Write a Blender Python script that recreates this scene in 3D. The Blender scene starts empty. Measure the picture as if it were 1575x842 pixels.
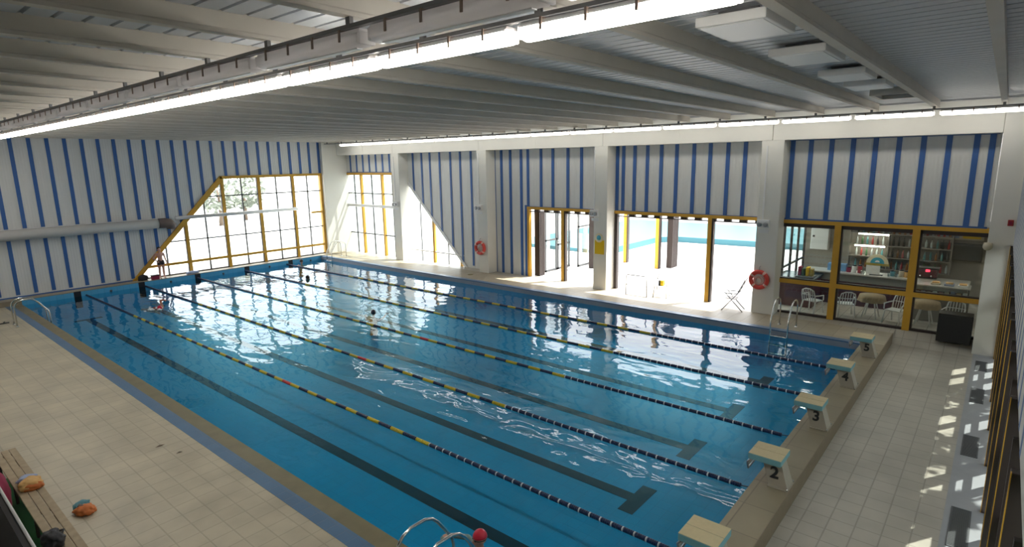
import bpy, bmesh, math, random
from mathutils import Vector, Matrix
random.seed(7)
SC = bpy.context.scene
COL = SC.collection
ORD = ['first','second','third','fourth','fifth','sixth','seventh','eighth','ninth','tenth','eleventh','twelfth','thirteenth','fourteenth','fifteenth','sixteenth','seventeenth','eighteenth','nineteenth','twentieth','twenty-first','twenty-second']

# ------------------------------------------------------------------ materials
def mat(name, col, rough=.6, metal=0., noise=0., nscale=4., emit=None, estr=0., spec=.5, bump=0., bscale=30., coat=0.):
    m = bpy.data.materials.new(name); m.use_nodes = True
    nt = m.node_tree; b = nt.nodes['Principled BSDF']
    b.inputs['Base Color'].default_value = (*col, 1); b.inputs['Roughness'].default_value = rough
    b.inputs['Metallic'].default_value = metal; b.inputs['Specular IOR Level'].default_value = spec
    b.inputs['Coat Weight'].default_value = coat
    if emit: b.inputs['Emission Color'].default_value = (*emit, 1); b.inputs['Emission Strength'].default_value = estr
    if noise or bump:
        tc = nt.nodes.new('ShaderNodeTexCoord')
    if noise:
        n = nt.nodes.new('ShaderNodeTexNoise'); n.inputs['Scale'].default_value = nscale; n.inputs['Detail'].default_value = 5
        nt.links.new(tc.outputs['Object'], n.inputs['Vector'])
        r = nt.nodes.new('ShaderNodeMix'); r.data_type = 'RGBA'
        r.inputs[6].default_value = (*[c*(1-noise) for c in col], 1); r.inputs[7].default_value = (*[min(1, c*(1+noise*.6)) for c in col], 1)
        nt.links.new(n.outputs['Fac'], r.inputs[0]); nt.links.new(r.outputs[2], b.inputs['Base Color'])
    if bump:
        n2 = nt.nodes.new('ShaderNodeTexNoise'); n2.inputs['Scale'].default_value = bscale; n2.inputs['Detail'].default_value = 4
        nt.links.new(tc.outputs['Object'], n2.inputs['Vector'])
        bp = nt.nodes.new('ShaderNodeBump'); bp.inputs['Strength'].default_value = bump; bp.inputs['Distance'].default_value = .02
        nt.links.new(n2.outputs['Fac'], bp.inputs['Height']); nt.links.new(bp.outputs['Normal'], b.inputs['Normal'])
    return m

def tile_mat(name, c1, c2, cm, w, h, rough=.4, mortar=.012, noise=.25, ns=1.2, rot=0.):
    m = bpy.data.materials.new(name); m.use_nodes = True; nt = m.node_tree; b = nt.nodes['Principled BSDF']
    tc = nt.nodes.new('ShaderNodeTexCoord'); mp = nt.nodes.new('ShaderNodeMapping'); mp.inputs['Rotation'].default_value = (0, 0, rot)
    br = nt.nodes.new('ShaderNodeTexBrick'); br.offset = 0; br.squash = 1
    br.inputs['Color1'].default_value = (*c1, 1); br.inputs['Color2'].default_value = (*c2, 1); br.inputs['Mortar'].default_value = (*cm, 1)
    br.inputs['Scale'].default_value = 1; br.inputs['Mortar Size'].default_value = mortar; br.inputs['Mortar Smooth'].default_value = .3
    br.inputs['Brick Width'].default_value = w; br.inputs['Row Height'].default_value = h
    nt.links.new(tc.outputs['Object'], mp.inputs[0]); nt.links.new(mp.outputs[0], br.inputs['Vector'])
    n = nt.nodes.new('ShaderNodeTexNoise'); n.inputs['Scale'].default_value = ns; n.inputs['Detail'].default_value = 6
    nt.links.new(tc.outputs['Object'], n.inputs['Vector'])
    mr = nt.nodes.new('ShaderNodeMapRange'); mr.inputs[1].default_value = .3; mr.inputs[2].default_value = .7
    mr.inputs[3].default_value = 1-noise; mr.inputs[4].default_value = 1.05
    nt.links.new(n.outputs['Fac'], mr.inputs[0])
    mx = nt.nodes.new('ShaderNodeMix'); mx.data_type = 'RGBA'; mx.blend_type = 'MULTIPLY'; mx.inputs[0].default_value = 1
    nt.links.new(br.outputs['Color'], mx.inputs[6]); nt.links.new(mr.outputs[0], mx.inputs[7])
    nt.links.new(mx.outputs[2], b.inputs['Base Color'])
    mr2 = nt.nodes.new('ShaderNodeMapRange'); mr2.inputs[3].default_value = rough-.1; mr2.inputs[4].default_value = rough+.15
    nt.links.new(n.outputs['Fac'], mr2.inputs[0]); nt.links.new(mr2.outputs[0], b.inputs['Roughness'])
    bp = nt.nodes.new('ShaderNodeBump'); bp.inputs['Strength'].default_value = .25; bp.inputs['Distance'].default_value = .01; bp.invert = True
    nt.links.new(br.outputs['Fac'], bp.inputs['Height']); nt.links.new(bp.outputs['Normal'], b.inputs['Normal'])
    return m

def glass_mat(name, tint=(.93, .97, .96), gmax=.5, base=.04):
    m = bpy.data.materials.new(name); m.use_nodes = True; nt = m.node_tree; nt.nodes.clear()
    o = nt.nodes.new('ShaderNodeOutputMaterial'); t = nt.nodes.new('ShaderNodeBsdfTransparent'); g = nt.nodes.new('ShaderNodeBsdfGlossy')
    t.inputs[0].default_value = (*tint, 1); g.inputs['Roughness'].default_value = .02
    lw = nt.nodes.new('ShaderNodeLayerWeight'); lw.inputs[0].default_value = .25
    mr = nt.nodes.new('ShaderNodeMapRange'); mr.inputs[3].default_value = base; mr.inputs[4].default_value = gmax
    mx = nt.nodes.new('ShaderNodeMixShader')
    nt.links.new(lw.outputs['Fresnel'], mr.inputs[0]); nt.links.new(mr.outputs[0], mx.inputs[0])
    nt.links.new(t.outputs[0], mx.inputs[1]); nt.links.new(g.outputs[0], mx.inputs[2]); nt.links.new(mx.outputs[0], o.inputs[0])
    return m

def ribbed_mat(name, c, axis=0, period=.1, dark=.86):
    """painted sheet with fine vertical ribs"""
    m = bpy.data.materials.new(name); m.use_nodes = True; nt = m.node_tree; b = nt.nodes['Principled BSDF']
    b.inputs['Roughness'].default_value = .38
    tc = nt.nodes.new('ShaderNodeTexCoord'); sp = nt.nodes.new('ShaderNodeSeparateXYZ'); nt.links.new(tc.outputs['Object'], sp.inputs[0])
    mu = nt.nodes.new('ShaderNodeMath'); mu.operation = 'MULTIPLY'; mu.inputs[1].default_value = 2*math.pi/period
    nt.links.new(sp.outputs[axis], mu.inputs[0])
    si = nt.nodes.new('ShaderNodeMath'); si.operation = 'SINE'; nt.links.new(mu.outputs[0], si.inputs[0])
    bp = nt.nodes.new('ShaderNodeBump'); bp.inputs['Strength'].default_value = .35; bp.inputs['Distance'].default_value = .006
    nt.links.new(si.outputs[0], bp.inputs['Height']); nt.links.new(bp.outputs['Normal'], b.inputs['Normal'])
    n = nt.nodes.new('ShaderNodeTexNoise'); n.inputs['Scale'].default_value = 1.5; n.inputs['Detail'].default_value = 6
    mp = nt.nodes.new('ShaderNodeMapping'); mp.inputs['Scale'].default_value = (6, 6, .5)
    nt.links.new(tc.outputs['Object'], mp.inputs[0]); nt.links.new(mp.outputs[0], n.inputs['Vector'])
    r = nt.nodes.new('ShaderNodeMix'); r.data_type = 'RGBA'
    r.inputs[6].default_value = (*[x*dark for x in c], 1); r.inputs[7].default_value = (*c, 1)
    nt.links.new(n.outputs['Fac'], r.inputs[0]); nt.links.new(r.outputs[2], b.inputs['Base Color'])
    return m

M = {}
M['white_wall'] = mat('white_paint', (.80, .78, .72), .6, noise=.06, nscale=1.2)
M['sheet_x'] = ribbed_mat('sheet_ribs_x', (.74, .74, .73), 0)
M['sheet_y'] = ribbed_mat('sheet_ribs_y', (.74, .74, .72), 1)
M['blue_stripe'] = mat('blue_stripe_paint', (.04, .125, .37), .4)
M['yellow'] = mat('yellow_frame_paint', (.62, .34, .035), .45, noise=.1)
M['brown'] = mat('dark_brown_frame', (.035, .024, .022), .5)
M['grey_frame'] = mat('grey_glazing_bar', (.07, .075, .08), .5)
M['glass'] = glass_mat('window_glass')
M['bar_glass'] = glass_mat('bar_glass', (.9, .94, .93), .6, .05)
M['concrete'] = mat('beam_concrete', (.60, .56, .50), .8, noise=.12, nscale=2)
M['deck_sheet'] = mat('roof_sheet', (.58, .60, .64), .45, noise=.08, nscale=1)
M['tile'] = tile_mat('beige_deck_tile', (.545, .48, .355), (.52, .455, .335), (.43, .375, .275), .345, .345, .42)
M['tile_start'] = tile_mat('cream_deck_tile', (.46, .425, .36), (.44, .405, .34), (.33, .30, .25), .345, .345, .35, noise=.2)
M['tile_platform'] = tile_mat('tan_platform_tile', (.42, .36, .26), (.36, .31, .22), (.30, .25, .18), .8, .45, .45, noise=.2)
M['curb'] = tile_mat('brown_curb_tile', (.33, .275, .185), (.27, .225, .15), (.22, .18, .125), .8, .8, .45, noise=.2)
M['curb_face'] = mat('curb_face', (.24, .19, .13), .6, noise=.15)
M['gutter'] = mat('brown_gutter_tile', (.22, .185, .10), .4, noise=.3, nscale=3)
M['blue_tile'] = tile_mat('blue_edge_tile', (.10, .19, .33), (.09, .175, .30), (.11, .18, .29), .25, .25, .35, noise=.15)
M['drain'] = mat('grey_drain_band', (.34, .35, .37), .4, noise=.15)
M['grate'] = mat('dark_grate', (.09, .095, .1), .5)
M['pool'] = tile_mat('pool_tile', (.012, .345, .56), (.011, .33, .54), (.011, .31, .51), .25, .25, .3, noise=.15, ns=.4)
M['pool_wall'] = tile_mat('pool_wall_tile', (.10, .42, .68), (.09, .40, .65), (.09, .36, .6), .25, .25, .3, noise=.15, ns=.4)
M['edge_face'] = mat('grey_edge_face', (.27, .30, .34), .5, noise=.1)
M['line'] = mat('black_lane_tile', (.008, .012, .02), .4)
M['steel'] = mat('stainless_steel', (.66, .66, .64), .22, 1.)
M['grey_steel'] = mat('grey_steel', (.35, .36, .38), .4, .7)
M['navy'] = mat('navy_float', (.008, .02, .075), .35)
M['float_yellow'] = mat('yellow_float', (.60, .46, .02), .35)
M['float_white'] = mat('white_float', (.75, .78, .8), .35)
M['float_red'] = mat('red_float', (.6, .03, .03), .35)
M['rope'] = mat('float_cable', (.1, .12, .16), .6)
M['board'] = mat('block_top_grip', (.60, .50, .30), .75, noise=.1, nscale=20, bump=.2, bscale=120)
M['board_side'] = mat('block_teal_side', (.16, .36, .40), .5)
M['pedestal'] = mat('pedestal_concrete', (.36, .32, .26), .7, noise=.15, nscale=5)
M['black'] = mat('black_paint', (.012, .012, .014), .5)
M['black_box'] = mat('black_box', (.012, .012, .012), .35)
M['lamp_on'] = mat('lit_diffuser', (.9, .9, .88), .4, emit=(1, .96, .87), estr=26)
def translucent(name, col, k=.6):
    m = mat(name, col, .2); nt = m.node_tree; b = nt.nodes['Principled BSDF']; o = nt.nodes['Material Output']
    t = nt.nodes.new('ShaderNodeBsdfTranslucent'); t.inputs[0].default_value = (*col, 1); mx = nt.nodes.new('ShaderNodeMixShader'); mx.inputs[0].default_value = k
    nt.links.new(b.outputs[0], mx.inputs[1]); nt.links.new(t.outputs[0], mx.inputs[2]); nt.links.new(mx.outputs[0], o.inputs[0]); return m
M['lamp_on2'] = mat('lit_diffuser_window_row', (.9, .9, .88), .4, emit=(1, .96, .87), estr=8)
M['lamp_off'] = translucent('clear_diffuser', (.88, .86, .86))
M['housing'] = mat('lamp_housing', (.60, .60, .60), .5)
M['rail_grey'] = mat('mounting_rail_grey', (.16, .16, .165), .5)
M['clip'] = mat('clip', (.2, .14, .11), .5)
M['white'] = mat('white_plastic', (.82, .82, .82), .4)
M['panel_white'] = mat('ceiling_panel_white', (.78, .77, .76), .5)
M['cream'] = mat('cream_plastic', (.62, .55, .42), .5)
M['red_ring'] = mat('orange_red_ring', (.72, .07, .055), .45)
M['ring_band'] = mat('ring_band', (.85, .55, .48), .5)
M['signal_yellow'] = mat('signal_yellow', (.85, .55, .0), .5)
M['red'] = mat('red_paint', (.35, .03, .03), .5)
M['wood'] = mat('weathered_wood', (.40, .31, .20), .65, noise=.35, nscale=9)
M['green'] = mat('green_mat', (.015, .14, .035), .7, noise=.15)
M['parapet'] = mat('dark_parapet', (.045, .043, .045), .6, noise=.1)
M['maroon'] = mat('maroon_cloth', (.28, .02, .065), .8, noise=.2)
M['orange'] = mat('orange_cloth', (.65, .20, .06), .8, noise=.25, nscale=12)
M['peach'] = mat('peach_cloth', (.70, .42, .16), .8, noise=.3, nscale=10)
M['sky_cloth'] = mat('pale_blue_cloth', (.36, .43, .62), .8, noise=.15)
M['teal_cloth'] = mat('teal_cloth', (.10, .26, .31), .8, noise=.15)
M['black_cloth'] = mat('black_cloth', (.02, .02, .026), .6, noise=.3, bump=.4, bscale=12)
M['skin'] = mat('skin', (.62, .33, .25), .5, noise=.05)
M['skin2'] = mat('skin_tanned', (.48, .23, .16), .5, noise=.05)
M['hair'] = mat('dark_hair', (.03, .02, .015), .6)
M['trunks'] = mat('dark_trunks', (.03, .022, .03), .6)
M['red_suit'] = mat('red_swimwear', (.33, .03, .03), .5)
M['red_cap'] = mat('red_rubber_cap', (.6, .02, .05), .3)
M['navy_cap'] = mat('navy_rubber_cap', (.02, .03, .06), .3)
M['foam'] = mat('white_foam', (.85, .88, .9), .6)
M['duct'] = mat('grey_duct', (.52, .50, .48), .5, noise=.08)
M['duct_dark'] = mat('dark_duct_mouth', (.16, .12, .11), .5)
M['paving'] = tile_mat('pale_terrace_paving', (.56, .55, .54), (.54, .53, .52), (.45, .44, .43), .5, .5, .6, noise=.08)
M['lawn'] = mat('dark_lawn', (.05, .075, .03), .9, noise=.3)
M['leaf'] = mat('tree_leaf', (.10, .16, .07), .7, noise=.4, nscale=3)
M['leaf_pale'] = mat('pale_tree_leaf', (.26, .29, .24), .7, noise=.3, nscale=3)
M['bark'] = mat('bark', (.15, .11, .08), .8)
M['out_wall'] = mat('terrace_building_render', (.85, .83, .79), .8)
M['out_pool'] = mat('outdoor_pool_rim_blue', (.035, .15, .19), .5)
M['dark_glass'] = mat('dark_window', (.05, .06, .07), .15)
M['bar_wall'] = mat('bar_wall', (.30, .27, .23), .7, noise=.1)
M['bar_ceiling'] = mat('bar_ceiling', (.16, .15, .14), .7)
M['bar_floor'] = tile_mat('bar_floor_tile', (.72, .69, .62), (.7, .66, .6), (.34, .31, .27), .4, .4, .4)
M['counter_red'] = mat('maroon_counter_front', (.085, .02, .028), .4)
M['counter_top'] = mat('steel_counter_top', (.62, .61, .58), .3, .3)
M['counter_grey'] = mat('grey_counter_panel', (.25, .24, .22), .5)
M['shelf'] = mat('bar_shelf', (.33, .30, .26), .5)
M['cloth_beige'] = mat('beige_tablecloth', (.45, .34, .2), .8, noise=.4, nscale=14)
M['sign_arc'] = mat('sign_cream', (.78, .70, .5), .5)
M['sign_teal'] = mat('sign_teal', (.05, .35, .48), .5)
M['sign_gold'] = mat('sign_gold', (.42, .32, .06), .5)
M['strip_on'] = mat('lit_strip_and_fill_lamp', (.9, .9, .9), .4, emit=(1, .93, .8), estr=34)
M['led_red'] = mat('red_led', (.8, .05, .08), .4, emit=(1, .05, .1), estr=2.5)
BOT = [mat('bottle_'+n, c, .15) for n, c in (('green', (.05, .16, .06)), ('amber', (.3, .12, .03)), ('clear', (.55, .6, .6)), ('red', (.4, .05, .05)), ('teal', (.1, .3, .32)), ('dark', (.03, .03, .03)))]
M['box_blue'] = mat('blue_box', (.18, .38, .68), .5)

# ------------------------------------------------------------------ mesh helpers
class MB:
    def __init__(s): s.v = []; s.f = []; s.mi = []; s.cur = 0; s.sm = []; s.smooth = False
    def addf(s, vs, fs):
        o = len(s.v); s.v += [tuple(x) for x in vs]
        for f in fs: s.f.append([i+o for i in f]); s.mi.append(s.cur); s.sm.append(s.smooth)
    def box(s, x0, x1, y0, y1, z0, z1):
        v = [(x, y, z) for z in (z0, z1) for y in (y0, y1) for x in (x0, x1)]
        s.addf(v, [(0, 2, 3, 1), (4, 5, 7, 6), (0, 1, 5, 4), (2, 6, 7, 3), (0, 4, 6, 2), (1, 3, 7, 5)]); return s
    def bbox(s, x0, x1, y0, y1, z0, z1, b=.01):
        bm = bmesh.new(); bmesh.ops.create_cube(bm, size=1)
        for v in bm.verts: v.co = Vector(((x0+x1)/2+v.co.x*(x1-x0), (y0+y1)/2+v.co.y*(y1-y0), (z0+z1)/2+v.co.z*(z1-z0)))
        bmesh.ops.bevel(bm, geom=bm.edges[:], offset=b, segments=2, affect='EDGES', profile=.5)
        s.frombm(bm); return s
    def frombm(s, bm, mtx=None):
        if mtx: bm.transform(mtx)
        bm.verts.index_update()
        s.addf([v.co[:] for v in bm.verts], [[v.index for v in f.verts] for f in bm.faces]); bm.free(); return s
    def prism(s, poly, a0, a1, axis=1):
        """polygon in the plane normal to axis extruded from a0 to a1"""
        n = len(poly)
        def P(p, a):
            return (a, p[0], p[1]) if axis == 0 else (p[0], a, p[1]) if axis == 1 else (p[0], p[1], a)
        v = [P(p, a0) for p in poly]+[P(p, a1) for p in poly]
        f = [list(range(n)), list(range(2*n-1, n-1, -1))]+[[i, i+n, (i+1) % n+n, (i+1) % n] for i in range(n)]
        s.addf(v, f); return s
    def tube(s, pts, r, n=8, caps=True, rr=None):
        pts = [Vector(p) for p in pts]; rings = []; up = None; o = s.smooth; s.smooth = True
        vs = []
        for i, p in enumerate(pts):
            t = (pts[min(i+1, len(pts)-1)]-pts[max(i-1, 0)]).normalized()
            if up is None:
                up = Vector((0, 0, 1)) if abs(t.z) < .9 else Vector((1, 0, 0))
            a = t.cross(up)
            if a.length < 1e-4: a = t.cross(Vector((.3, .8, .5)))
            a.normalize(); b = a.cross(t).normalized(); up = b
            q = rr[i] if rr else r
            for k in range(n):
                th = 2*math.pi*k/n; vs.append(p+a*q*math.cos(th)+b*q*math.sin(th))
        fs = []
        for i in range(len(pts)-1):
            for k in range(n):
                fs.append([i*n+k, i*n+(k+1) % n, (i+1)*n+(k+1) % n, (i+1)*n+k])
        if caps:
            fs.append(list(range(n))[::-1]); fs.append([(len(pts)-1)*n+k for k in range(n)])
        s.addf(vs, fs); s.smooth = o; return s
    def lathe(s, prof, c, axis=2, n=16):
        """prof: (radius, height) list, about an axis through c"""
        o = s.smooth; s.smooth = True; vs = []
        for r, h in prof:
            for k in range(n):
                th = 2*math.pi*k/n; a, b = r*math.cos(th), r*math.sin(th)
                p = (a, b, h) if axis == 2 else (a, h, b) if axis == 1 else (h, a, b)
                vs.append((c[0]+p[0], c[1]+p[1], c[2]+p[2]))
        fs = []
        for i in range(len(prof)-1):
            for k in range(n): fs.append([i*n+k, i*n+(k+1) % n, (i+1)*n+(k+1) % n, (i+1)*n+k])
        if prof[0][0] > 1e-5: fs.append(list(range(n))[::-1])
        if prof[-1][0] > 1e-5: fs.append([(len(prof)-1)*n+k for k in range(n)])
        s.addf(vs, fs); s.smooth = o; return s
    def ell(s, c, rx, ry, rz, sub=2):
        bm = bmesh.new(); bmesh.ops.create_icosphere(bm, subdivisions=sub, radius=1)
        for v in bm.verts: v.co = Vector((c[0]+v.co.x*rx, c[1]+v.co.y*ry, c[2]+v.co.z*rz))
        o = s.smooth; s.smooth = True; s.frombm(bm); s.smooth = o; return s
    def torus(s, c, R, r, axis=0, a0=0, a1=2*math.pi, n=32, m=10):
        o = s.smooth; s.smooth = True; vs = []; full = abs(a1-a0-2*math.pi) < 1e-6
        N = n if full else n+1
        for i in range(N):
            t = a0+(a1-a0)*i/n
            for k in range(m):
                p = 2*math.pi*k/m; d = R+r*math.cos(p); a, b, h = d*math.cos(t), d*math.sin(t), r*math.sin(p)
                q = (h, a, b) if axis == 0 else (a, h, b) if axis == 1 else (a, b, h)
                vs.append((c[0]+q[0], c[1]+q[1], c[2]+q[2]))
        fs = []
        for i in range(n):
            for k in range(m): fs.append([i*m+k, ((i+1) % N)*m+k, ((i+1) % N)*m+(k+1) % m, i*m+(k+1) % m])
        s.addf(vs, fs); s.smooth = o; return s
    def build(s, name, mats, parent=None, fix=True):
        me = bpy.data.meshes.new(name); me.from_pydata(s.v, [], s.f)
        for m in (mats if isinstance(mats, (list, tuple)) else [mats]): me.materials.append(m)
        me.polygons.foreach_set('material_index', s.mi); me.polygons.foreach_set('use_smooth', s.sm)
        if fix:
            bm = bmesh.new(); bm.from_mesh(me); bmesh.ops.recalc_face_normals(bm, faces=bm.faces[:]); bm.to_mesh(me); bm.free()
        me.update()
        o = bpy.data.objects.new(name, me); COL.objects.link(o)
        if parent: setpar(o, parent)
        return o
def setpar(o, p):
    o.parent = p; o.matrix_parent_inverse = wm(p).inverted()
def wm(o):
    m = Matrix.LocRotScale(o.location, o.rotation_euler, o.scale)
    return m if not o.parent else wm(o.parent) @ o.matrix_parent_inverse @ m
def tag(o, label, cat, group=None, kind=None):
    o['label'] = label; o['category'] = cat
    if group: o['group'] = group
    if kind: o['kind'] = kind
    return o
def struct(o, label=None, cat=None):
    o['kind'] = 'structure'
    if label: o['label'] = label
    if cat: o['category'] = cat
    return o
def thing(name, label, cat, loc=(0, 0, 0), rz=0., group=None):
    o = bpy.data.objects.new(name, None); COL.objects.link(o); o.location = loc; o.rotation_euler = (0, 0, rz); o.empty_display_size = .1
    return tag(o, label, cat, group)
def part(mb, name, mats, parent):
    """mesh given in the parent's own coordinates"""
    o = mb.build(name, mats); o.parent = parent; return o
def copy_tree(o, parent=None):
    c = o.copy(); COL.objects.link(c)
    if parent: c.parent = parent; c.matrix_parent_inverse = o.matrix_parent_inverse
    for ch in [x for x in bpy.data.objects if x.parent == o]: copy_tree(ch, c)
    return c

# ------------------------------------------------------------------ layout
XR = 15.65; XP = 15.0; YS = -2.9; YF = 28.5; ZC = 6.95; ZB = 6.75
WX0, WX1, WY0, WY1 = -.65, 13.2, .1, 27.9     # water rectangle
XN = -7.2                                      # wall behind the gallery
ZF = -.13; ZN = .03; ZR = .2; ZL = .24         # start deck, near deck, right platform, far ledge

# --- floors
o = MB().box(XN, -1.2, YS, YF, -.4, ZN).build('floor', M['tile']); struct(o, 'wide beige tiled deck along the near side of the pool', 'floor')
f = MB()
f.box(-1.2, 13.6, YS+.5, -.46, -.4, ZF)
f.prism([(13.6, -.4), (13.6, ZF), (14.9, ZF), (15.5, .17), (XR, .17), (XR, -.4)], YS+.5, -.46, 1)
o = f.build('floor_start', M['tile_start']); struct(o, 'cream tiled deck behind the starting blocks', 'floor')
f = MB(); f.box(-1.2, 14.9, YS, YS+.5, -.4, ZF+.003); f.prism([(14.9, -.4), (14.9, ZF+.003), (15.5, .17), (XR, .17), (XR, -.4)], YS, YS+.5, 1)
o = f.build('floor_drain_band', M['drain']); struct(o, 'grey band of floor along the foot of the dark windows', 'floor')
# platform on the right
f = MB(); f.box(WX1+.24, XP-.05, -.455, YF, -.4, ZR); o = f.build('floor_platform', M['tile_platform']); struct(o, 'tan tiled walkway between pool and pillars', 'floor')
f = MB(); f.box(XP-.05, XR+.2, -.46, YF, -.4, .17); o = f.build('floor_threshold', M['tile_start']); struct(o, 'pale strip of floor under the pillars', 'floor')
f = MB(); f.box(WX1, WX1+.24, WY0, WY1, -.1, ZR); o = f.build('trim_1', M['blue_tile']); struct(o, 'blue tiled pool edge below the doors', 'trim')
# start curb
f = MB(); f.box(-1.2, WX1+.24, -.455, WY0, -.3, ZR); f.cur = 1; f.box(-1.2, XP-.05, -.466, -.455, -.3, ZR-.004)
o = f.build('floor_curb', [M['curb'], M['curb_face']]); struct(o, 'raised brown curb carrying the starting blocks', 'curb')
# far ledge
f = MB(); f.box(XN, XP-.05, WY1, YF, -.3, ZL); o = f.build('floor_ledge', M['tile_platform']); struct(o, 'narrow raised ledge at the far end of the pool', 'ledge')
# near edge strips
o = MB().box(-.95, WX0, WY0, WY1, -.2, ZN).build('trim_2', M['gutter']); struct(o, 'brown gutter strip along the near pool edge', 'trim')
o = MB().box(-1.2, -.95, WY0, WY1, -.2, ZN+.004).build('trim_3', M['blue_tile']); struct(o, 'blue strip between gutter and beige deck', 'trim')
# pool shell
ZP = -.85
f = MB(); f.box(WX0-.1, WX1+.1, WY0-.1, WY1+.1, ZP-.15, ZP)
f.cur = 1
f.box(WX0-.1, WX0, WY0, WY1, ZP, -.2); f.box(WX1, WX1+.1, WY0, WY1, ZP, -.1)
f.box(WX0, WX1, WY0-.004, WY0+.004, ZP, ZR-.03); f.box(WX0, WX1, WY1-.004, WY1+.002, ZP, ZL-.03)
f.box(WX1-.004, WX1+.002, WY0, WY1, ZP, 0)
f.cur = 2; f.box(WX1-.005, WX1+.002, WY0, WY1, 0, ZR-.04)
pool = f.build('pool_basin', [M['pool'], M['pool_wall'], M['edge_face']]); struct(pool, 'blue tiled basin of the swimming pool', 'pool')
# lane markings
XL = [1.25+2.5*k for k in range(5)]
for k, x in enumerate(XL):
    f = MB(); f.box(x-.13, x+.13, 2.2, 26.8, ZP, ZP+.004); f.box(x-.5, x+.5, 1.95, 2.25, ZP, ZP+.005); f.box(x-.5, x+.5, 26.7, 26.95, ZP, ZP+.005)
    o = f.build('lane_line', M['line'], pool)
    f = MB(); f.box(x-.13, x+.13, WY1-.012, WY1-.003, -.5, ZL-.01); o = f.build('wall_target', M['line'], pool)
    f = MB(); f.box(x-.13, x+.13, WY0+.003, WY0+.012, -.5, .0); o = f.build('wall_target', M['line'], pool)
for k in range(6):
    x = 2.5*k+.0
    if 0 < x < 12.6: MB().lathe([(.05, -.02), (.05, 0), (.03, .004)], (x, WY1-.012, .04), 1, 12).build('inlet_cap', M['grey_frame'], pool)

# water
def water():
    m = bpy.data.materials.new('pool_water'); m.use_nodes = True; nt = m.node_tree; nt.nodes.clear()
    N = nt.nodes.new; L = nt.links.new
    o = N('ShaderNodeOutputMaterial'); t = N('ShaderNodeBsdfTransparent'); g = N('ShaderNodeBsdfGlossy'); fr = N('ShaderNodeFresnel'); mx = N('ShaderNodeMixShader')
    t.inputs[0].default_value = (.52, .88, .97, 1); g.inputs['Roughness'].default_value = .015; fr.inputs[0].default_value = 1.33
    tc = N('ShaderNodeTexCoord')
    def noise(scale, sx, sy, rot, det=2., dist=0.):
        mp = N('ShaderNodeMapping'); mp.inputs['Scale'].default_value = (sx, sy, 1); mp.inputs['Rotation'].default_value = (0, 0, rot)
        n = N('ShaderNodeTexNoise'); n.inputs['Scale'].default_value = scale; n.inputs['Detail'].default_value = det; n.inputs['Distortion'].default_value = dist
        L(tc.outputs['Object'], mp.inputs[0]); L(mp.outputs[0], n.inputs['Vector']); return n.outputs['Fac']
    a = noise(.8, 1, .7, .3, 1, .5); b = noise(1.9, 1.0, .5, -.5, 1.2, .7); d = noise(6.5, 1., .5, .45, 2, .6)
    pat = noise(.14, 1, 1, 0, 1)
    mr = N('ShaderNodeMapRange'); mr.inputs[1].default_value = .36; mr.inputs[2].default_value = .6; mr.inputs[3].default_value = .5; mr.inputs[4].default_value = 1.
    L(pat, mr.inputs[0])
    def mul(x, k):
        m_ = N('ShaderNodeMath'); m_.operation = 'MULTIPLY'; L(x, m_.inputs[0])
        if isinstance(k, float): m_.inputs[1].default_value = k
        else: L(k, m_.inputs[1])
        return m_.outputs[0]
    def add(x, y):
        m_ = N('ShaderNodeMath'); m_.operation = 'ADD'; L(x, m_.inputs[0]); L(y, m_.inputs[1]); return m_.outputs[0]
    hsum = add(mul(a, .9), mul(add(mul(b, .95), mul(d, .07)), mr.outputs[0]))
    bp = N('ShaderNodeBump'); bp.inputs['Strength'].default_value = 1.; bp.inputs['Distance'].default_value = .026; L(hsum, bp.inputs['Height'])
    ge = N('ShaderNodeNewGeometry'); io = N('ShaderNodeMapRange'); io.inputs[3].default_value = 1.33; io.inputs[4].default_value = 1/1.33
    L(ge.outputs['Backfacing'], io.inputs[0]); L(io.outputs[0], fr.inputs[0])
    L(bp.outputs['Normal'], g.inputs['Normal']); L(bp.outputs['Normal'], fr.inputs['Normal'])
    L(fr.outputs[0], mx.inputs[0]); L(t.outputs[0], mx.inputs[1]); L(g.outputs[0], mx.inputs[2]); L(mx.outputs[0], o.inputs[0])
    return m
M['water'] = water()
f = MB(); f.addf([(WX0, WY0, 0), (WX1, WY0, 0), (WX1, WY1, 0), (WX0, WY1, 0)], [(0, 1, 2, 3)])
w = f.build('water', M['water']); struct(w, 'rippled blue pool water', 'water')

# ------------------------------------------------------------------ walls
def stripes(mb, axis, plane, pos, w, zb, ztop, out):
    """blue stripes proud of a wall plane; axis 0 = wall runs along x; out = towards the room"""
    for p in pos:
        a, b = p-w/2, p+w/2
        poly = [(a, zb(a)), (b, zb(b)), (b, ztop), (a, ztop)]
        mb.prism(poly, plane, plane+out, 1 if axis == 0 else 0)
# far wall
def zfar(x): return .30 if x < 3.72 else (.33+(x-3.72)*(4.90-.33)/(8.2-3.72) if x < 8.2 else 4.95)
f = MB()
f.prism([(XN, ZL), (3.6, ZL), (8.2, 4.95), (14., 4.95), (14., ZC+.1), (XN, ZC+.1)], YF, YF+.2, 1)
f.cur = 1
stripes(f, 0, YF, [-.02+.606*k for k in range(-10, 24)], .14, lambda x: zfar(x)+.05, ZC, -.025)
f.box(XN, 3.6, YF-.03, YF, ZL, ZL+.05)
o = f.build('wall_far', [M['sheet_x'], M['blue_stripe']]); struct(o, 'far end wall of white sheeting with thin blue stripes', 'wall')
f = MB(); f.box(14., 15.9, 28.25, 28.9, 0, ZC); o = f.build('pillar', M['white_wall']); struct(o, 'white corner pillar between the two glazed corner walls', 'pillar')
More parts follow.
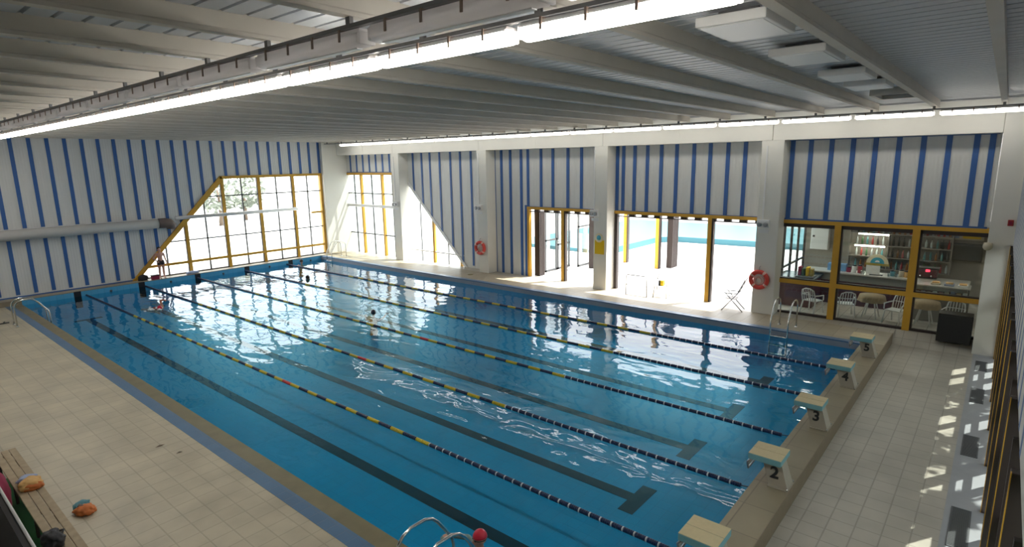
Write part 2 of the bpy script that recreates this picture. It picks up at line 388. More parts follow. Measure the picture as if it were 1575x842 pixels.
# right wall: infill panels between the pillars
bays = [(-2.31, 3.4), (3.75, 9.98), (10.2, 16.5), (16.75, 22.9), (23.1, 28.4)]
def zb3(y): return .3 if y < 18.45 else .33+(y-18.45)*(4.7-.33)/(22.9-18.45)
f = MB(); f.box(XR, XR+.2, -2.35, 3.4, 3.44, 6.1); f.cur = 1
stripes(f, 1, XR, [-2.16, -1.82, -1.2, -.6, 0, .6, 1.2, 1.8, 2.4, 2.95], .14, lambda y: 3.44, 6.1, -.025)
f.box(XR-.03, XR, -2.3, 3.05, 3.40, 3.46); f.box(XR-.03, XR, -2.3, 3.05, 6.0, 6.1)
o = f.build('wall_right', [M['sheet_y'], M['blue_stripe']]); struct(o, 'white sheet panel with blue stripes over the bar windows', 'wall')
f = MB(); f.box(XR, XR+.2, 3.4, 9.98, 3.44, 6.1); f.cur = 1
stripes(f, 1, XR, [3.9+.58, 5.08, 5.72, 6.33, 7.0, 7.62, 8.2, 8.75, 9.25, 9.52], .14, lambda y: 3.44, 6.1, -.025)
f.box(XR-.03, XR, 3.75, 9.6, 3.40, 3.46); f.box(XR-.03, XR, 3.75, 9.6, 6.02, 6.1)
o = f.build('wall_right', [M['sheet_y'], M['blue_stripe']]); struct(o, 'white sheet panel with blue stripes over the wider terrace opening', 'wall')
f = MB(); f.prism([(9.98, 3.44), (14.22, 3.44), (14.22, .15), (16.5, .15), (16.5, 6.1), (9.98, 6.1)], XR, XR+.2, 0); f.cur = 1
stripes(f, 1, XR, [10.55, 11.25, 11.95, 12.75, 13.4, 14.15], .14, lambda y: 3.44, 6.1, -.025)
stripes(f, 1, XR, [14.55, 15.2, 15.75, 16.2], .14, lambda y: .17, 6.1, -.025)
stripes(f, 1, XR, [14.28], .14, lambda y: .17, 3.5, -.025)
f.box(XR-.03, XR, 10.25, 14.2, 3.40, 3.46); f.box(XR-.03, XR, 10.2, 16.2, 6.02, 6.1)
o = f.build('wall_right', [M['sheet_y'], M['blue_stripe']]); struct(o, 'white sheet panel with blue stripes around the narrower terrace opening', 'wall')
f = MB(); f.prism([(16.5, .15), (18.3, .15), (22.9, 4.7), (23.1, 4.9), (23.1, 6.1), (16.5, 6.1)], XR, XR+.2, 0); f.cur = 1
stripes(f, 1, XR, [17.0, 17.75, 18.5, 19.2, 20.0, 20.75, 21.4, 22.1, 22.75], .12, zb3, 6.1, -.025)
f.box(XR-.03, XR, 16.8, 22.9, 6.02, 6.1)
o = f.build('wall_right', [M['sheet_y'], M['blue_stripe']]); struct(o, 'white sheet panel with blue stripes cut by the slanting window', 'wall')
f = MB(); f.box(XR, XR+.2, 23.0, 28.6, 5.0, 6.1); f.cur = 1
stripes(f, 1, XR, [23.5+.62*k for k in range(9)], .12, lambda y: 5.03, 6.1, -.025)
f.box(XR-.03, XR, 23.1, 28.3, 6.03, 6.1); f.box(XR-.03, XR, 23.1, 28.3, 4.98, 5.03)
o = f.build('wall_right', [M['sheet_y'], M['blue_stripe']]); struct(o, 'short white sheet panel with blue stripes above the corner window', 'wall')
# ring beam and pillars
for k, (a, b) in enumerate([(-2.36, 3.42), (3.42, 9.84), (9.84, 16.6), (16.6, 23.0), (23.0, 28.3)]):
    f = MB().bbox(XP, XR+.2, a+.006, b-.006, 6.02, 6.9, .008)
    f.box(XP-.004, XP, (a+b)/2-.008, (a+b)/2+.008, 6.02, 6.9)
    struct(f.build('ceiling_beam', M['white_wall']), 'white edge beam over the %s bay of the long window wall from the camera' % ORD[k], 'beam')
for k, (a, b) in enumerate([(3.05, 3.75), (9.6, 10.22), (16.15, 16.75), (22.55, 23.15)]):
    f = MB().bbox(XP, XR+.05, a, b, .17, 6.02, .012)
    struct(f.build('pillar', M['white_wall']), ['white pillar with the rescue ring beside the bar windows', 'white pillar with the yellow sign between the terrace openings', 'white pillar with the farther rescue ring', 'white pillar nearest the glazed far corner'][k], 'pillar')
f = MB().bbox(XP, XR+.3, -3.1, -2.36, -.2, 6.9, .01); struct(f.build('wall_right', M['white_wall']), 'plain white end pier at the right of the bar windows', 'wall')

# start wall (right edge of the picture): dark glazing below a blue-grey striped panel
f = MB(); f.box(XN, XP, YS-.2, YS, 3.05, ZC+.1); f.box(XN, -1.5, YS-.2, YS, -.3, 3.05); f.cur = 1
stripes(f, 0, YS, [XP-.3-.61*k for k in range(24)], .14, lambda x: 3.05, ZC, .002)
struct(f.build('wall_start', [M['sheet_x'], M['blue_stripe']]), 'striped sheet wall over the dark windows behind the starting blocks', 'wall')
win = thing('window_1', 'dark framed window wall with yellow posts behind the starting blocks', 'window', (0, YS-.1, ZF)); win['kind'] = 'structure'
xs = [-1.5+1.83*k for k in range(10)]
for i, x in enumerate(xs):
    if x > XP: break
    po = part(MB().bbox(x-.05, x+.05, -.08, .155, -.1, 3.18, .006), 'post', M['brown'], win)
    part(MB().box(x-.054, x-.02, .149, .157, 0, 3.18), 'post_cover', M['yellow'], po)
for z in (.0, 1.05, 1.7, 3.1):
    part(MB().box(-1.5, XP, -.05, .05, z, z+(.22 if z == 1.7 else .08)), 'rail', M['brown'], win)
for i in range(len(xs)-1):
    x0, x1 = xs[i]+.05, min(xs[i+1], XP)-.05
    if x1 < x0: continue
    xm = (x0+x1)/2
    part(MB().box(xm-.03, xm+.03, -.05, .13, .06, 3.1), 'mullion', M['brown'], win)
    part(MB().box(x0, x1, -.006, .006, .08, 3.1), 'pane', M['glass'], win)
# wall behind the camera (gallery)
o = MB().box(XN-.2, XN, YS, YF, -.4, ZC+.1).build('wall_near', M['white_wall']); struct(o, 'wall at the back of the gallery', 'wall')

# ------------------------------------------------------------------ windows of the far corner
def bars(parent, mb_name, m, items):
    for it in items: part(MB().box(*it), mb_name, m, parent)
w = thing('window_2', 'slanting yellow framed window wall at the far end of the pool', 'window', (0, YF, ZL)); w['kind'] = 'structure'
z0 = .0
def dz(x): return (.09+(x-3.72)*(4.57)/(4.48)) if x < 8.2 else 4.68
for x in (6.22, 8.2, 10.15, 12.15, 13.93):
    part(MB().box(x-.07, x+.07, -.06, .12, z0, dz(x)), 'post', M['yellow'], w)
f = MB(); f.prism([(3.55, 0), (3.8, 0), (8.27, 4.56), (8.2, 4.75), (8.1, 4.75)], -.07, .12, 1); part(f, 'slanted_rail', M['yellow'], w)
part(MB().box(8.1, 14, -.07, .12, 4.62, 4.76), 'head_rail', M['yellow'], w)
part(MB().prism([(4.25, .50), (14., .50), (14., .62), (4.36, .62)], -.065, .1, 1), 'sill_rail', M['yellow'], w)
part(MB().box(13.2, 14., -.066, .1, 2.45, 2.56), 'sill_rail', M['yellow'], w)
for x in (5.2, 7.2, 9.2, 11.15, 13.05):
    part(MB().box(x-.032, x+.032, 0, .06, z0, dz(x)), 'glazing_bar', M['grey_frame'], w)
for x in (6.22, 8.2, 10.15, 12.15):
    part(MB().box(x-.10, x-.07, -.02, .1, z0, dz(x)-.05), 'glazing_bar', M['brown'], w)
for z in (1.65, 3.75):
    xa = 3.72+(z-.09)/1.02
    part(MB().box(xa, 14, 0, .06, z-.03, z+.03), 'glazing_bar', M['grey_frame'], w)
part(MB().box(3.7, 14, -.01, .06, 0, .05), 'bottom_rail', M['brown'], w)
f = MB(); f.addf([(3.65, .03, .0), (14, .03, 0), (14, .03, 4.7), (8.2, .03, 4.7)], [(0, 1, 2, 3)]); part(f, 'pane', M['glass'], w)
# bay by the corner on the right wall
w = thing('window_3', 'tall glazed bay beside the white corner pillar', 'window', (XR, 0, .17)); w['kind'] = 'structure'
part(MB().box(-.05, .1, 23.1, 28.3, 4.68, 4.82), 'head_rail', M['yellow'], w)
for y in (24.9, 26.9):
    part(MB().box(-.05, .1, y-.06, y+.06, 0, 4.7), 'post', M['yellow'], w)
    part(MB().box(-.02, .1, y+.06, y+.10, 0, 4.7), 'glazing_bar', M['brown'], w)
for y in (24.0, 25.9, 27.6): part(MB().box(.0, .06, y-.03, y+.03, 0, 4.7), 'glazing_bar', M['grey_frame'], w)
for z in (1.2, 3.6): part(MB().box(.0, .06, 23.1, 28.3, z-.03, z+.03), 'glazing_bar', M['grey_frame'], w)
part(MB().box(-.12, -.04, 23.1, 28.3, 2.8, 2.96), 'transom', M['white'], w)
part(MB().box(.03, .036, 23.1, 28.3, .0, 4.7), 'pane', M['glass'], w)
w = thing('window_4', 'triangular window below the slanting edge of the striped panel', 'window', (XR, 0, .17)); w['kind'] = 'structure'
part(MB().prism([(18.2, 0), (18.4, 0), (22.98, 4.55), (22.98, 4.75)], -.04, .1, 0), 'slanted_rail', M['white'], w)
part(MB().box(-.03, .1, 20.6, 20.75, 0, 2.3), 'post', M['yellow'], w)
part(MB().box(-.03, .1, 18.6, 18.7, 0, .3), 'post', M['yellow'], w)
for y in (19.6, 21.7): part(MB().box(0, .06, y-.02, y+.02, 0, (y-18.35)*1.0), 'glazing_bar', M['grey_frame'], w)
part(MB().box(-.02, .06, 18.4, 22.9, .55, .62), 'glazing_bar', M['white'], w)
f = MB(); f.addf([(.03, 18.35, 0), (.03, 22.98, 0), (.03, 22.98, 4.6)], [(0, 1, 2)]); part(f, 'pane', M['glass'], w)

# ------------------------------------------------------------------ bar windows
w = thing('window_5', 'yellow framed bar window wall with six panes', 'window', (XR, 0, .17)); w['kind'] = 'structure'
part(MB().box(-.06, .1, -2.36, 3.05, 3.12, 3.24), 'head_rail', M['yellow'], w)
part(MB().box(-.065, .1, -2.36, 3.05, 1.07, 1.21), 'middle_rail', M['yellow'], w)
for y in (1.40, -.69):
    part(MB().box(-.07, .1, y-.095, y+.095, 0, 3.12), 'post', M['yellow'], w)
    part(MB().box(-.03, .12, y-.15, y-.095, .05, 3.12), 'post_brown_strip', M['brown'], w)  # dark brown strip beside each yellow post
part(MB().box(-.03, .1, -2.36, 3.05, 3.0, 3.12), 'blind_box', M['brown'], w)
part(MB().box(-.03, .1, -2.36, 3.05, .0, .07), 'bottom_rail', M['brown'], w)
part(MB().box(-.03, .1, -2.36, 3.05, 1.21, 1.25), 'dark_bead', M['brown'], w)
part(MB().box(.04, .05, -2.36, 3.05, .07, 3.1), 'pane', M['bar_glass'], w)
# ------------------------------------------------------------------ terrace door openings
def opening(name, label, y0, y1, posts, jamb):
    d = thing(name, label, 'door', (XR, 0, .17)); d['kind'] = 'structure'
    part(MB().box(-.06, .12, y0, y1, 3.15, 3.27), 'head_rail', M['yellow'], d)
    f = MB(); f.box(.0, .12, y0, y1, 3.03, 3.06)
    for k in range(int((y1-y0)/.55)):
        f.box(0, .12, y0+.55*k, y0+.55*k+.26, 3.06, 3.15)
    part(f, 'door_track', M['brown'], d)
    for y in posts:
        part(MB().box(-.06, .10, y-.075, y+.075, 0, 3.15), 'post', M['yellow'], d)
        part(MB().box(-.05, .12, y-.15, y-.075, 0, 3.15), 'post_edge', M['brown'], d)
    for y, m in jamb: part(MB().box(-.05, .12, y-.06, y+.06, 0, 3.15), 'jamb', M[m], d)
    return d
opening('door_1', 'wide terrace opening with one yellow post beside the rescue ring pillar', 3.75, 9.6, [5.6], [(9.52, 'brown'), (3.82, 'cream')])
opening('door_2', 'narrower terrace opening with one yellow post left of the yellow sign', 10.25, 14.2, [12.2], [(14.14, 'yellow'), (10.3, 'brown')])
def leaf(x0, x1, y, label, mid=1.5):
    t = thing('door_leaf', label, 'door leaf', (x0, y, .18), 0, 'folding door leaves standing open on the terrace')
    wd = x1-x0
    f = MB()
    for a, b, c, d in ((0, .11, 0, 3.0), (wd-.11, wd, 0, 3.0), (0, wd, 0, .09), (0, wd, 2.91, 3.0), (0, wd, mid, mid+.08)): f.box(a, b, -.025, .025, c, d)
    part(f, 'frame', M['grey_frame'], t)
    part(MB().box(.05, wd-.05, -.004, .004, .07, 2.93), 'pane', M['glass'], t)
    part(MB().tube([(wd-.04, -.03, 1.3), (wd-.04, -.09, 1.3), (wd-.04, -.09, 1.5), (wd-.04, -.03, 1.5)], .012, 6), 'handle', M['steel'], t)
    return t
leaf(16.75, 17.75, 14.05, 'glazed door leaf standing open, nearest the yellow jamb')
leaf(17.78, 18.85, 14.05, 'glazed door leaf standing open, second from the yellow jamb', 1.2)
leaf(18.9, 20.3, 13.6, 'glazed door leaf standing open behind the single yellow post', 2.0)
def stack(x, y, n, label, dx=.11, h=3.05):
    t = thing('folded_door', label, 'folded door', (x, y, .18), 0, 'folded dark door stacks')
    for k in range(n): part(MB().bbox(k*dx, k*dx+.07, -.15, .15, 0, h, .006), 'leaf_edge', M['brown'], t)
    return t
stack(15.9, 13.86, 4, 'dark folded door stack against the yellow jamb of the narrower opening')
stack(19.0, 12.85, 3, 'dark folded door stack seen just left of the yellow sign pillar')
stack(21.25, 9.75, 5, 'dark folded door stack beside the outer yellow terrace post', .14)
for k, (x, y) in enumerate([(21.55, 12.35), (20.85, 10.2)]):
    t = thing('terrace_post', ['slim yellow post out on the terrace, the farther of two', 'slim yellow post out on the terrace beside the dark folded doors'][k], 'post', (x, y, .17), 0, 'yellow posts on the terrace')
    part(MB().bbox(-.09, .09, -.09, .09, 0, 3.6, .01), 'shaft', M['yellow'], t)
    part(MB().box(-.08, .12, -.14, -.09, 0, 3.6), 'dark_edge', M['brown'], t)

# ------------------------------------------------------------------ ceiling
f = MB(); per = .25
x = XN-.1
prof = []
while x < 16.2:
    prof += [(x, ZC), (x+.205, ZC), (x+.21, ZC+.045), (x+.245, ZC+.045)]; x += per
prof2 = prof+[(16.2, ZC+.1), (XN-.1, ZC+.1)]
n = len(prof)
vs = [(p[0], YS-.2, p[1]) for p in prof]+[(p[0], YF+.2, p[1]) for p in prof]
f.addf(vs, [[i, i+1, i+1+n, i+n] for i in range(n-1)])
f.box(XN-.2, 16.3, YS-.2, YF+.3, ZC+.05, ZC+.15)
struct(f.build('ceiling', M['deck_sheet'], fix=False), 'ribbed grey metal roof sheeting', 'ceiling')
YB = [-2.31+1.44*k for k in range(22)]
for k, y in enumerate(YB):
    if y > YF-.2: break
    f = MB(); zt = ZC+.01
    f.prism([(y-.06, ZB), (y+.06, ZB), (y+.06, ZB+.035), (y+.035, ZB+.05), (y+.035, zt), (y-.05, zt), (y-.05, ZB+.05), (y-.06, ZB+.035)], XN, XP+.02, 0)
    struct(f.build('ceiling_beam', M['concrete']), 'slim tan roof beam across the hall, %s from the camera end' % ORD[k], 'beam')
# raised white boxes between the first roof beams
for k, (x0, x1) in enumerate([(.72, 1.72), (3.1, 4.25), (5.75, 6.85), (7.75, 8.75)]):
    t = thing('ceiling_panel', 'flat white box lamp under the roof, %s of the row from the camera' % ORD[k], 'ceiling panel', ((x0+x1)/2, -.3, 6.79), 0, 'white boxes under the roof')
    hw = (x1-x0)/2
    part(MB().bbox(-hw, hw, -.34, .36, 0, .10, .01), 'casing', M['panel_white'], t)
    part(MB().box(-hw+.05, hw-.05, -.3, .32, -.005, .002), 'diffuser', M['white'], t)
    part(MB().box(-hw+.2, hw-.2, -.2, .2, .10, .165), 'mount', M['rail_grey'], t)
t = thing('ceiling_hatch', 'brown-edged hatch under the roof beyond the white boxes', 'hatch', (10.8, -.4, 6.79))
f = MB(); f.box(-.65, .65, -.4, -.32, 0, .16); f.box(-.65, .65, .32, .4, 0, .16); f.box(-.65, -.57, -.32, .32, 0, .16); f.box(.57, .65, -.32, .32, 0, .16); part(f, 'frame', M['concrete'], t)
part(MB().box(-.57, .57, -.32, .32, .08, .13), 'cover', M['duct_dark'], t)

# ------------------------------------------------------------------ lamps
def lamp_proto(lit, nm, dm='lamp_on'):
    t = thing('fluorescent_lamp', '', 'lamp', (0, 0, 0))
    hl = .905
    # body: extruded cap profile
    def prof(mb, pts, a, b): mb.prism(pts, a, b, 1)
    f = MB(); f.prism([(-.075, .085), (-.09, .10), (-.06, .145), (.06, .145), (.09, .10), (.075, .085)], -hl, hl, 1)
    part(f, 'housing', M['housing'] if lit else M['lamp_off'], t)
    f = MB(); f.smooth = True
    pts = [(-.095, .10)]+[(-.1*math.cos(a), .05-.055*math.sin(a)) for a in [math.pi*k/10 for k in range(11)]]+[(.095, .10)]
    f.prism(pts, -hl+.02, hl-.02, 1)
    part(f, 'diffuser', M[dm] if lit else M['lamp_off'], t)
    for s in (-1, 1):
        part(MB().bbox(-.09, .09, s*hl-.02, s*hl+.02, .012, .12, .012), 'end_cap', M['lamp_off'], t)
    for k in range(4):
        y = -.66+.44*k
        f = MB(); f.prism([(-.114, .05), (-.103, .05), (-.100, .146), (.100, .146), (.103, .05), (.114, .05), (.11, .153), (-.11, .153)], y-.012, y+.012, 1); part(f, 'clip', M['clip'], t)
    if not lit:
        part(MB().box(-.03, .03, -hl+.1, hl-.1, -.012, -.002), 'tube', M['white'], t)
    return t
def lamp_row(x, zb, gap0, y_end, proto, words, gname, railw=.09, zrail=.15):
    ys = []; y = gap0+1.97/2
    while y-1.97-.95 > YS: y -= 1.97
    while y+.98 < y_end: ys.append(y); y += 1.97
    for k, y in enumerate(ys):
        c = copy_tree(proto); c.location = (x, y, zb); c['label'] = words % ORD[k]; c['group'] = gname; c['category'] = 'lamp'
    return ys
on = lamp_proto(True, 'on'); off = lamp_proto(False, 'off'); on2 = lamp_proto(True, 'on', 'lamp_on2')
ZLA = 6.50
rows = [(-2.02, ZLA, 1.8, 28, off, 'unlit fluorescent lamp with clear cover, %s along its row from the camera end', 'unlit lamps of the left row'),
        (-1.17, ZLA, .85, 28, on, 'lit fluorescent lamp of the bright middle row, %s from the camera end', 'lit lamps of the middle row'),
        (14.2, 6.50, -.95, 28.3, on2, 'lit fluorescent lamp along the window wall, %s from the camera end', 'lit lamps along the window wall')]
for r in rows: lamp_row(*r)
for p in (on, off, on2):
    for ch in [x for x in bpy.data.objects if x.parent == p]: bpy.data.objects.remove(ch)
    bpy.data.objects.remove(p)
for x, z, lab in ((-2.02, ZLA, 'unlit left'), (-1.17, ZLA, 'lit middle'), (14.2, 6.5, 'window-side')):
    t = thing('lamp_rail', 'thin grey mounting rail carrying the %s lamp row' % lab, 'rail', (x, 0, z), 0)
    off_x = -.07 if x < 0 else 0
    part(MB().box(-.03+off_x, .03+off_x, YS, 28.2, .15, .185), 'channel', M['rail_grey'], t)
    for y in YB:
        if y < 28: part(MB().box(-.02+off_x, .02+off_x, y-.03, y+.03, .185, ZB-z+.004), 'bracket', M['rail_grey'], t)

# ------------------------------------------------------------------ duct and white pipe on the far wall
t = thing('air_duct', 'fat grey duct with a dark downturned mouth on the striped far wall', 'duct', (0, 28.2, 2.86))
part(MB().tube([(XN+.2, 0, 0), (4.9, 0, 0)], .22, 16), 'pipe', M['duct'], t)
part(MB().tube([(4.88, 0, 0), (5.2, 0, 0), (5.36, .0, -.03), (5.45, .02, -.12), (5.45, .04, -.28)], .23, 14, rr=[.23, .24, .24, .23, .2]), 'elbow', M['duct_dark'], t)
part(MB().box(XN+.2, 4.9, -.05, .05, .225, .25), 'top_bead', M['white'], t)
for x in (-4, -1, 2, 4.6): part(MB().box(x-.03, x+.03, -.02, .28, -.05, .05), 'bracket', M['grey_steel'], t)
t = thing('white_pipe', 'thin white pipe crossing in front of the slanted far window', 'pipe', (0, 28.33, 3.04))
part(MB().tube([(5.72, 0, 0), (12.2, 0, 0)], .09, 10), 'tube', M['white'], t)
for x in (6.22, 8.2, 10.15, 12.1): part(MB().box(x-.03, x+.03, -.01, .11, -.09, .09), 'bracket', M['white'], t)

# ------------------------------------------------------------------ lane ropes
def float_mesh(name, m, L, r=.04, fins=7):
    pr = [(.012, -L/2)]
    for k in range(fins):
        a = -L/2+L*(k+.12)/fins; b = -L/2+L*(k+.88)/fins
        pr += [(r*.62, a-.001), (r, a), (r, b), (r*.62, b+.001)]
    pr += [(.012, L/2)]
    o = MB().lathe(pr, (0, 0, 0), 1, 10).build(name, m); me = o.data; bpy.data.objects.remove(o); return me
me_navy = float_mesh('navy_float', M['navy'], .17, .04, 5); me_ring = float_mesh('white_ring', M['float_white'], .022, .041, 1)
me_navyl = float_mesh('navy_float_run', M['navy'], .39, .04, 8); me_yel = float_mesh('yellow_float', M['float_yellow'], .39, .04, 8); me_red = float_mesh('red_float', M['float_red'], .39, .04, 8)
def addf(me, nm, par, x, y):
    o = bpy.data.objects.new(nm, me); COL.objects.link(o); o.parent = par; o.location = (0, y, 0); return o
RX = [1.62, 3.93, 6.28, 8.70, 11.05]; RXF = [1.52, 3.85, 6.2, 8.6, 11.0]
for k in range(5):
    t = thing('lane_rope', '%s floating lane rope from the near pool edge, navy, white and yellow' % ORD[k], 'lane rope', (RX[k], 14, .02), math.atan2(RX[k]-RXF[k], 27.), 'lane ropes of the pool')
    part(MB().tube([(0, -13.9, .03), (0, -13.7, 0), (0, 13.7, 0), (0, 13.9, .03)], .01, 6), 'cable', M['rope'], t)
    y = -13.7
    while y < -8.5:
        addf(me_navy, 'navy_float', t, 0, y+.085); addf(me_ring, 'white_ring', t, 0, y+.185); y += .195
    i = 0
    while y < 13.6:
        if y < 7.7:
            if i == (13 if k < 3 else 99): addf(me_red, 'red_float', t, 0, y+.195)
            elif i % 2 == 0: addf(me_yel, 'yellow_float', t, 0, y+.195)
            else: addf(me_navyl, 'navy_float_run', t, 0, y+.195)
        else: addf(me_navyl, 'navy_float_run', t, 0, y+.195)
        y += .4; i += 1

# ------------------------------------------------------------------ starting blocks
def text_mesh(s, size):
    cu = bpy.data.curves.new('number', 'FONT'); cu.body = s; cu.size = size; cu.align_x = 'CENTER'; cu.align_y = 'CENTER'; cu.extrude = .003; cu.offset = .008
    ob = bpy.data.objects.new('number', cu); COL.objects.link(ob)
    dg = bpy.context.evaluated_depsgraph_get(); dg.update()
    me = bpy.data.meshes.new_from_object(ob.evaluated_get(dg)); bpy.data.objects.remove(ob); return me
for k in range(5):
    xc = 1.39+2.697*k
    t = thing('starting_block', 'starting block with beige top, teal sides and the number %d' % (k+1), 'starting block', (xc, -.2, ZR), 0, 'starting blocks on the curb')
    bd = part(MB().bbox(-.258, .258, -.134, .378, .42, .525, .012), 'board', M['board_side'], t)
    part(MB().bbox(-.255, -.004, -.131, .375, .522, .531, .003), 'grip_panel', M['board'], bd)
    part(MB().bbox(.004, .255, -.131, .375, .522, .531, .003), 'grip_panel', M['board'], bd)
    f = MB()
    yb0, yb1, yt0, yt1 = -.24, .05, -.11, .18
    xb, xt = .16, .13
    v = [(-xb, yb0, 0), (xb, yb0, 0), (xb, yb1, 0), (-xb, yb1, 0), (-xt, yt0, .42), (xt, yt0, .42), (xt, yt1, .42), (-xt, yt1, .42)]
    f.addf(v, [(3, 2, 1, 0), (4, 5, 6, 7), (0, 1, 5, 4), (1, 2, 6, 5), (2, 3, 7, 6), (3, 0, 4, 7)])
    pd = part(f, 'pedestal', M['pedestal'], t)
    bp_ = part(MB().bbox(-.19, .19, -.25, .07, 0, .02, .006), 'base_plate', M['pedestal'], t)
    for sx in (-1, 1): part(MB().lathe([(.018, 0), (.018, .02), (.008, .03)], (sx*.175, -.23, .02), 2, 8), 'bolt', M['steel'], bp_)
    hg = part(MB().tube([(-.2, .33, .43), (-.2, .40, .33), (-.2, .38, .23), (.2, .38, .23), (.2, .40, .33), (.2, .33, .43)], .016, 8), 'hand_grip', M['grey_steel'], t)
    part(MB().box(-.19, .19, .385, .393, .26, .34), 'grip_plate', M['white'], hg)
    me = text_mesh(str(k+1), .27); me.materials.clear(); me.materials.append(M['black'])
    nb = bpy.data.objects.new('number', me); COL.objects.link(nb); nb.parent = pd
    nb.matrix_local = Matrix.Translation((-(xb+xt)/2-.008, -.02, .25)) @ Matrix.Rotation(math.atan2(xb-xt, .42), 4, 'Y') @ Matrix(((0, 0, -1), (-1, 0, 0), (0, 1, 0))).to_4x4()

# ------------------------------------------------------------------ pool ladders
def ladder(label, loc, sx, dw, rz=0.):
    """arched rails: foot on the deck, over the edge and down into the water; sx = +1 towards +x"""
    t = thing('pool_ladder', label, 'ladder', loc, rz, 'steel pool ladders')
    pts = [(-.93, 0), (-.93, .70), (-.90, .80), (-.82, .88), (-.7, .93), (-.45, .92), (-.33, .87), (-.24, .78), (0, .42), (.03, .3), (.03, -.8)]
    for j, y in enumerate((-.25, .25)):
        rl = part(MB().tube([(sx*p[0], y, p[1]) for p in pts], .022, 10), 'rail', M['steel'], t)
        part(MB().lathe([(.05, 0), (.05, .012), (.03, .03)], (sx*-.93, y, 0), 2, 14), 'flange', M['steel'], rl)
    for z in (-.12, -.4, -.68): part(MB().bbox(sx*.03-.06, sx*.03+.06, -.24, .24, z-.015, z+.015, .006), 'tread', M['steel'], t)
    return t
ladder('steel ladder at the far left corner of the pool', (-.62, 23.85, ZN), 1, 0)
ladder('steel ladder at the bottom edge of the picture, beside the red capped swimmer', (-.5, 2.45, ZN), 1, 0)
ladder('steel ladder on the right pool edge below the bar windows', (12.97, 2.25, ZR), -1, 0)
ladder('steel ladder on the right pool edge in the glare of the far corner', (12.97, 26.6, ZR), -1, 0)

# ------------------------------------------------------------------ things on the pillars
def ring(label, y, z):
    t = thing('rescue_ring', label, 'rescue ring', (XP-.085, y, z), 0, 'rescue rings on the pillars')
    part(MB().torus((0, 0, 0), .27, .075, 0), 'ring', M['red_ring'], t)
    for a in (.6, 2.2, 3.8, 5.4): part(MB().torus((0, 0, 0), .27, .079, 0, a-.13, a+.13, 5, 12), 'band', M['ring_band'], t)
    f = MB(); f.torus((.03, -.02, -.03), .13, .018, 0); f.torus((.02, .03, -.05), .11, .018, 0); part(f, 'rope_coil', M['ring_band'], t)
    part(MB().tube([(.085, 0, .46), (-.01, 0, .42), (-.01, 0, .3)], .012, 6), 'hook', M['grey_steel'], t)
ring('orange red rescue ring on the pillar beside the bar windows', 3.53, 1.38)
ring('orange red rescue ring on the farther pillar, left of the narrower opening', 16.6, 1.4)
def elamp(label, y, z, cord=True):
    t = thing('emergency_lamp', label, 'emergency lamp', (XP, y, z), 0, 'twin emergency lamps on the pillars')
    part(MB().bbox(-.12, 0, -.2, .2, -.13, .13, .02), 'case', M['white'], t)
    for s in (-1, 1): part(MB().lathe([(.02, .06), (.075, .02), (.08, -.05), (.05, -.06)], (-.15, s*.1, -.02), 0, 12), 'spot', M['grey_steel'], t)
    part(MB().box(-.012, 0, -.17, .17, -.32, -.2), 'label_plate', M['panel_white'], t)
    if cord: part(MB().box(-.025, 0, .02, .06, .13, 2.55), 'conduit', M['white'], t)
elamp('twin emergency lamp on the pillar beside the bar windows', 3.52, 3.3)
elamp('twin emergency lamp on the pillar with the yellow sign', 10.15, 3.36)
elamp('twin emergency lamp on the third pillar from the bar', 16.62, 3.35)
elamp('twin emergency lamp on the pillar nearest the far corner', 22.9, 3.3)
t = thing('notice_board', 'yellow notice with a round pale emblem on the pillar between the openings', 'sign', (XP-.01, 9.92, 1.68))
part(MB().bbox(-.012, .01, -.22, .22, 0, .58, .004), 'panel', M['signal_yellow'], t)
part(MB().lathe([(.19, 0), (.19, -.02), (.0, -.021)], (-.004, .02, .68), 0, 24), 'emblem', M['sign_arc'], t)
part(MB().lathe([(.11, -.02), (.0, -.03)], (-.004, .02, .68), 0, 20), 'emblem_centre', M['sign_teal'], t)
t = thing('horn_lamp', 'small cream horn lamp on the end pier right of the bar', 'lamp', (XP, -2.42, 3.03))
part(MB().lathe([(.05, 0), (.05, -.14), (.10, -.2), (.11, -.32), (.0, -.33)], (0, .04, 0), 0, 14), 'horn', M['cream'], t)
part(MB().bbox(-.05, 0, -.06, .14, -.07, .07, .01), 'mount', M['cream'], t)
t = thing('alarm_box', 'small dark red alarm box high on the end pier', 'alarm', (XP, -2.78, 3.66))
part(MB().bbox(-.07, 0, -.06, .06, -.08, .08, .01), 'case', M['red'], t); part(MB().bbox(-.076, -.06, -.03, .03, -.04, .04, .004), 'glass', M['maroon'], t)
t = thing('speaker_box', 'low black cabinet in front of the bar window beside the end pier', 'cabinet', (15.3, -1.9, .17))
t.location.z = .12
part(MB().bbox(-.22, .28, -.40, .40, 0, .84, .02), 'case', M['black_box'], t); part(MB().box(-.228, -.218, -.36, .36, .06, .78), 'front', M['black'], t)
for s in (-1, 1): part(MB().bbox(-.15, -.05, s*.3-.04, s*.3+.04, -.03, .0, .004), 'foot', M['rail_grey'], t)

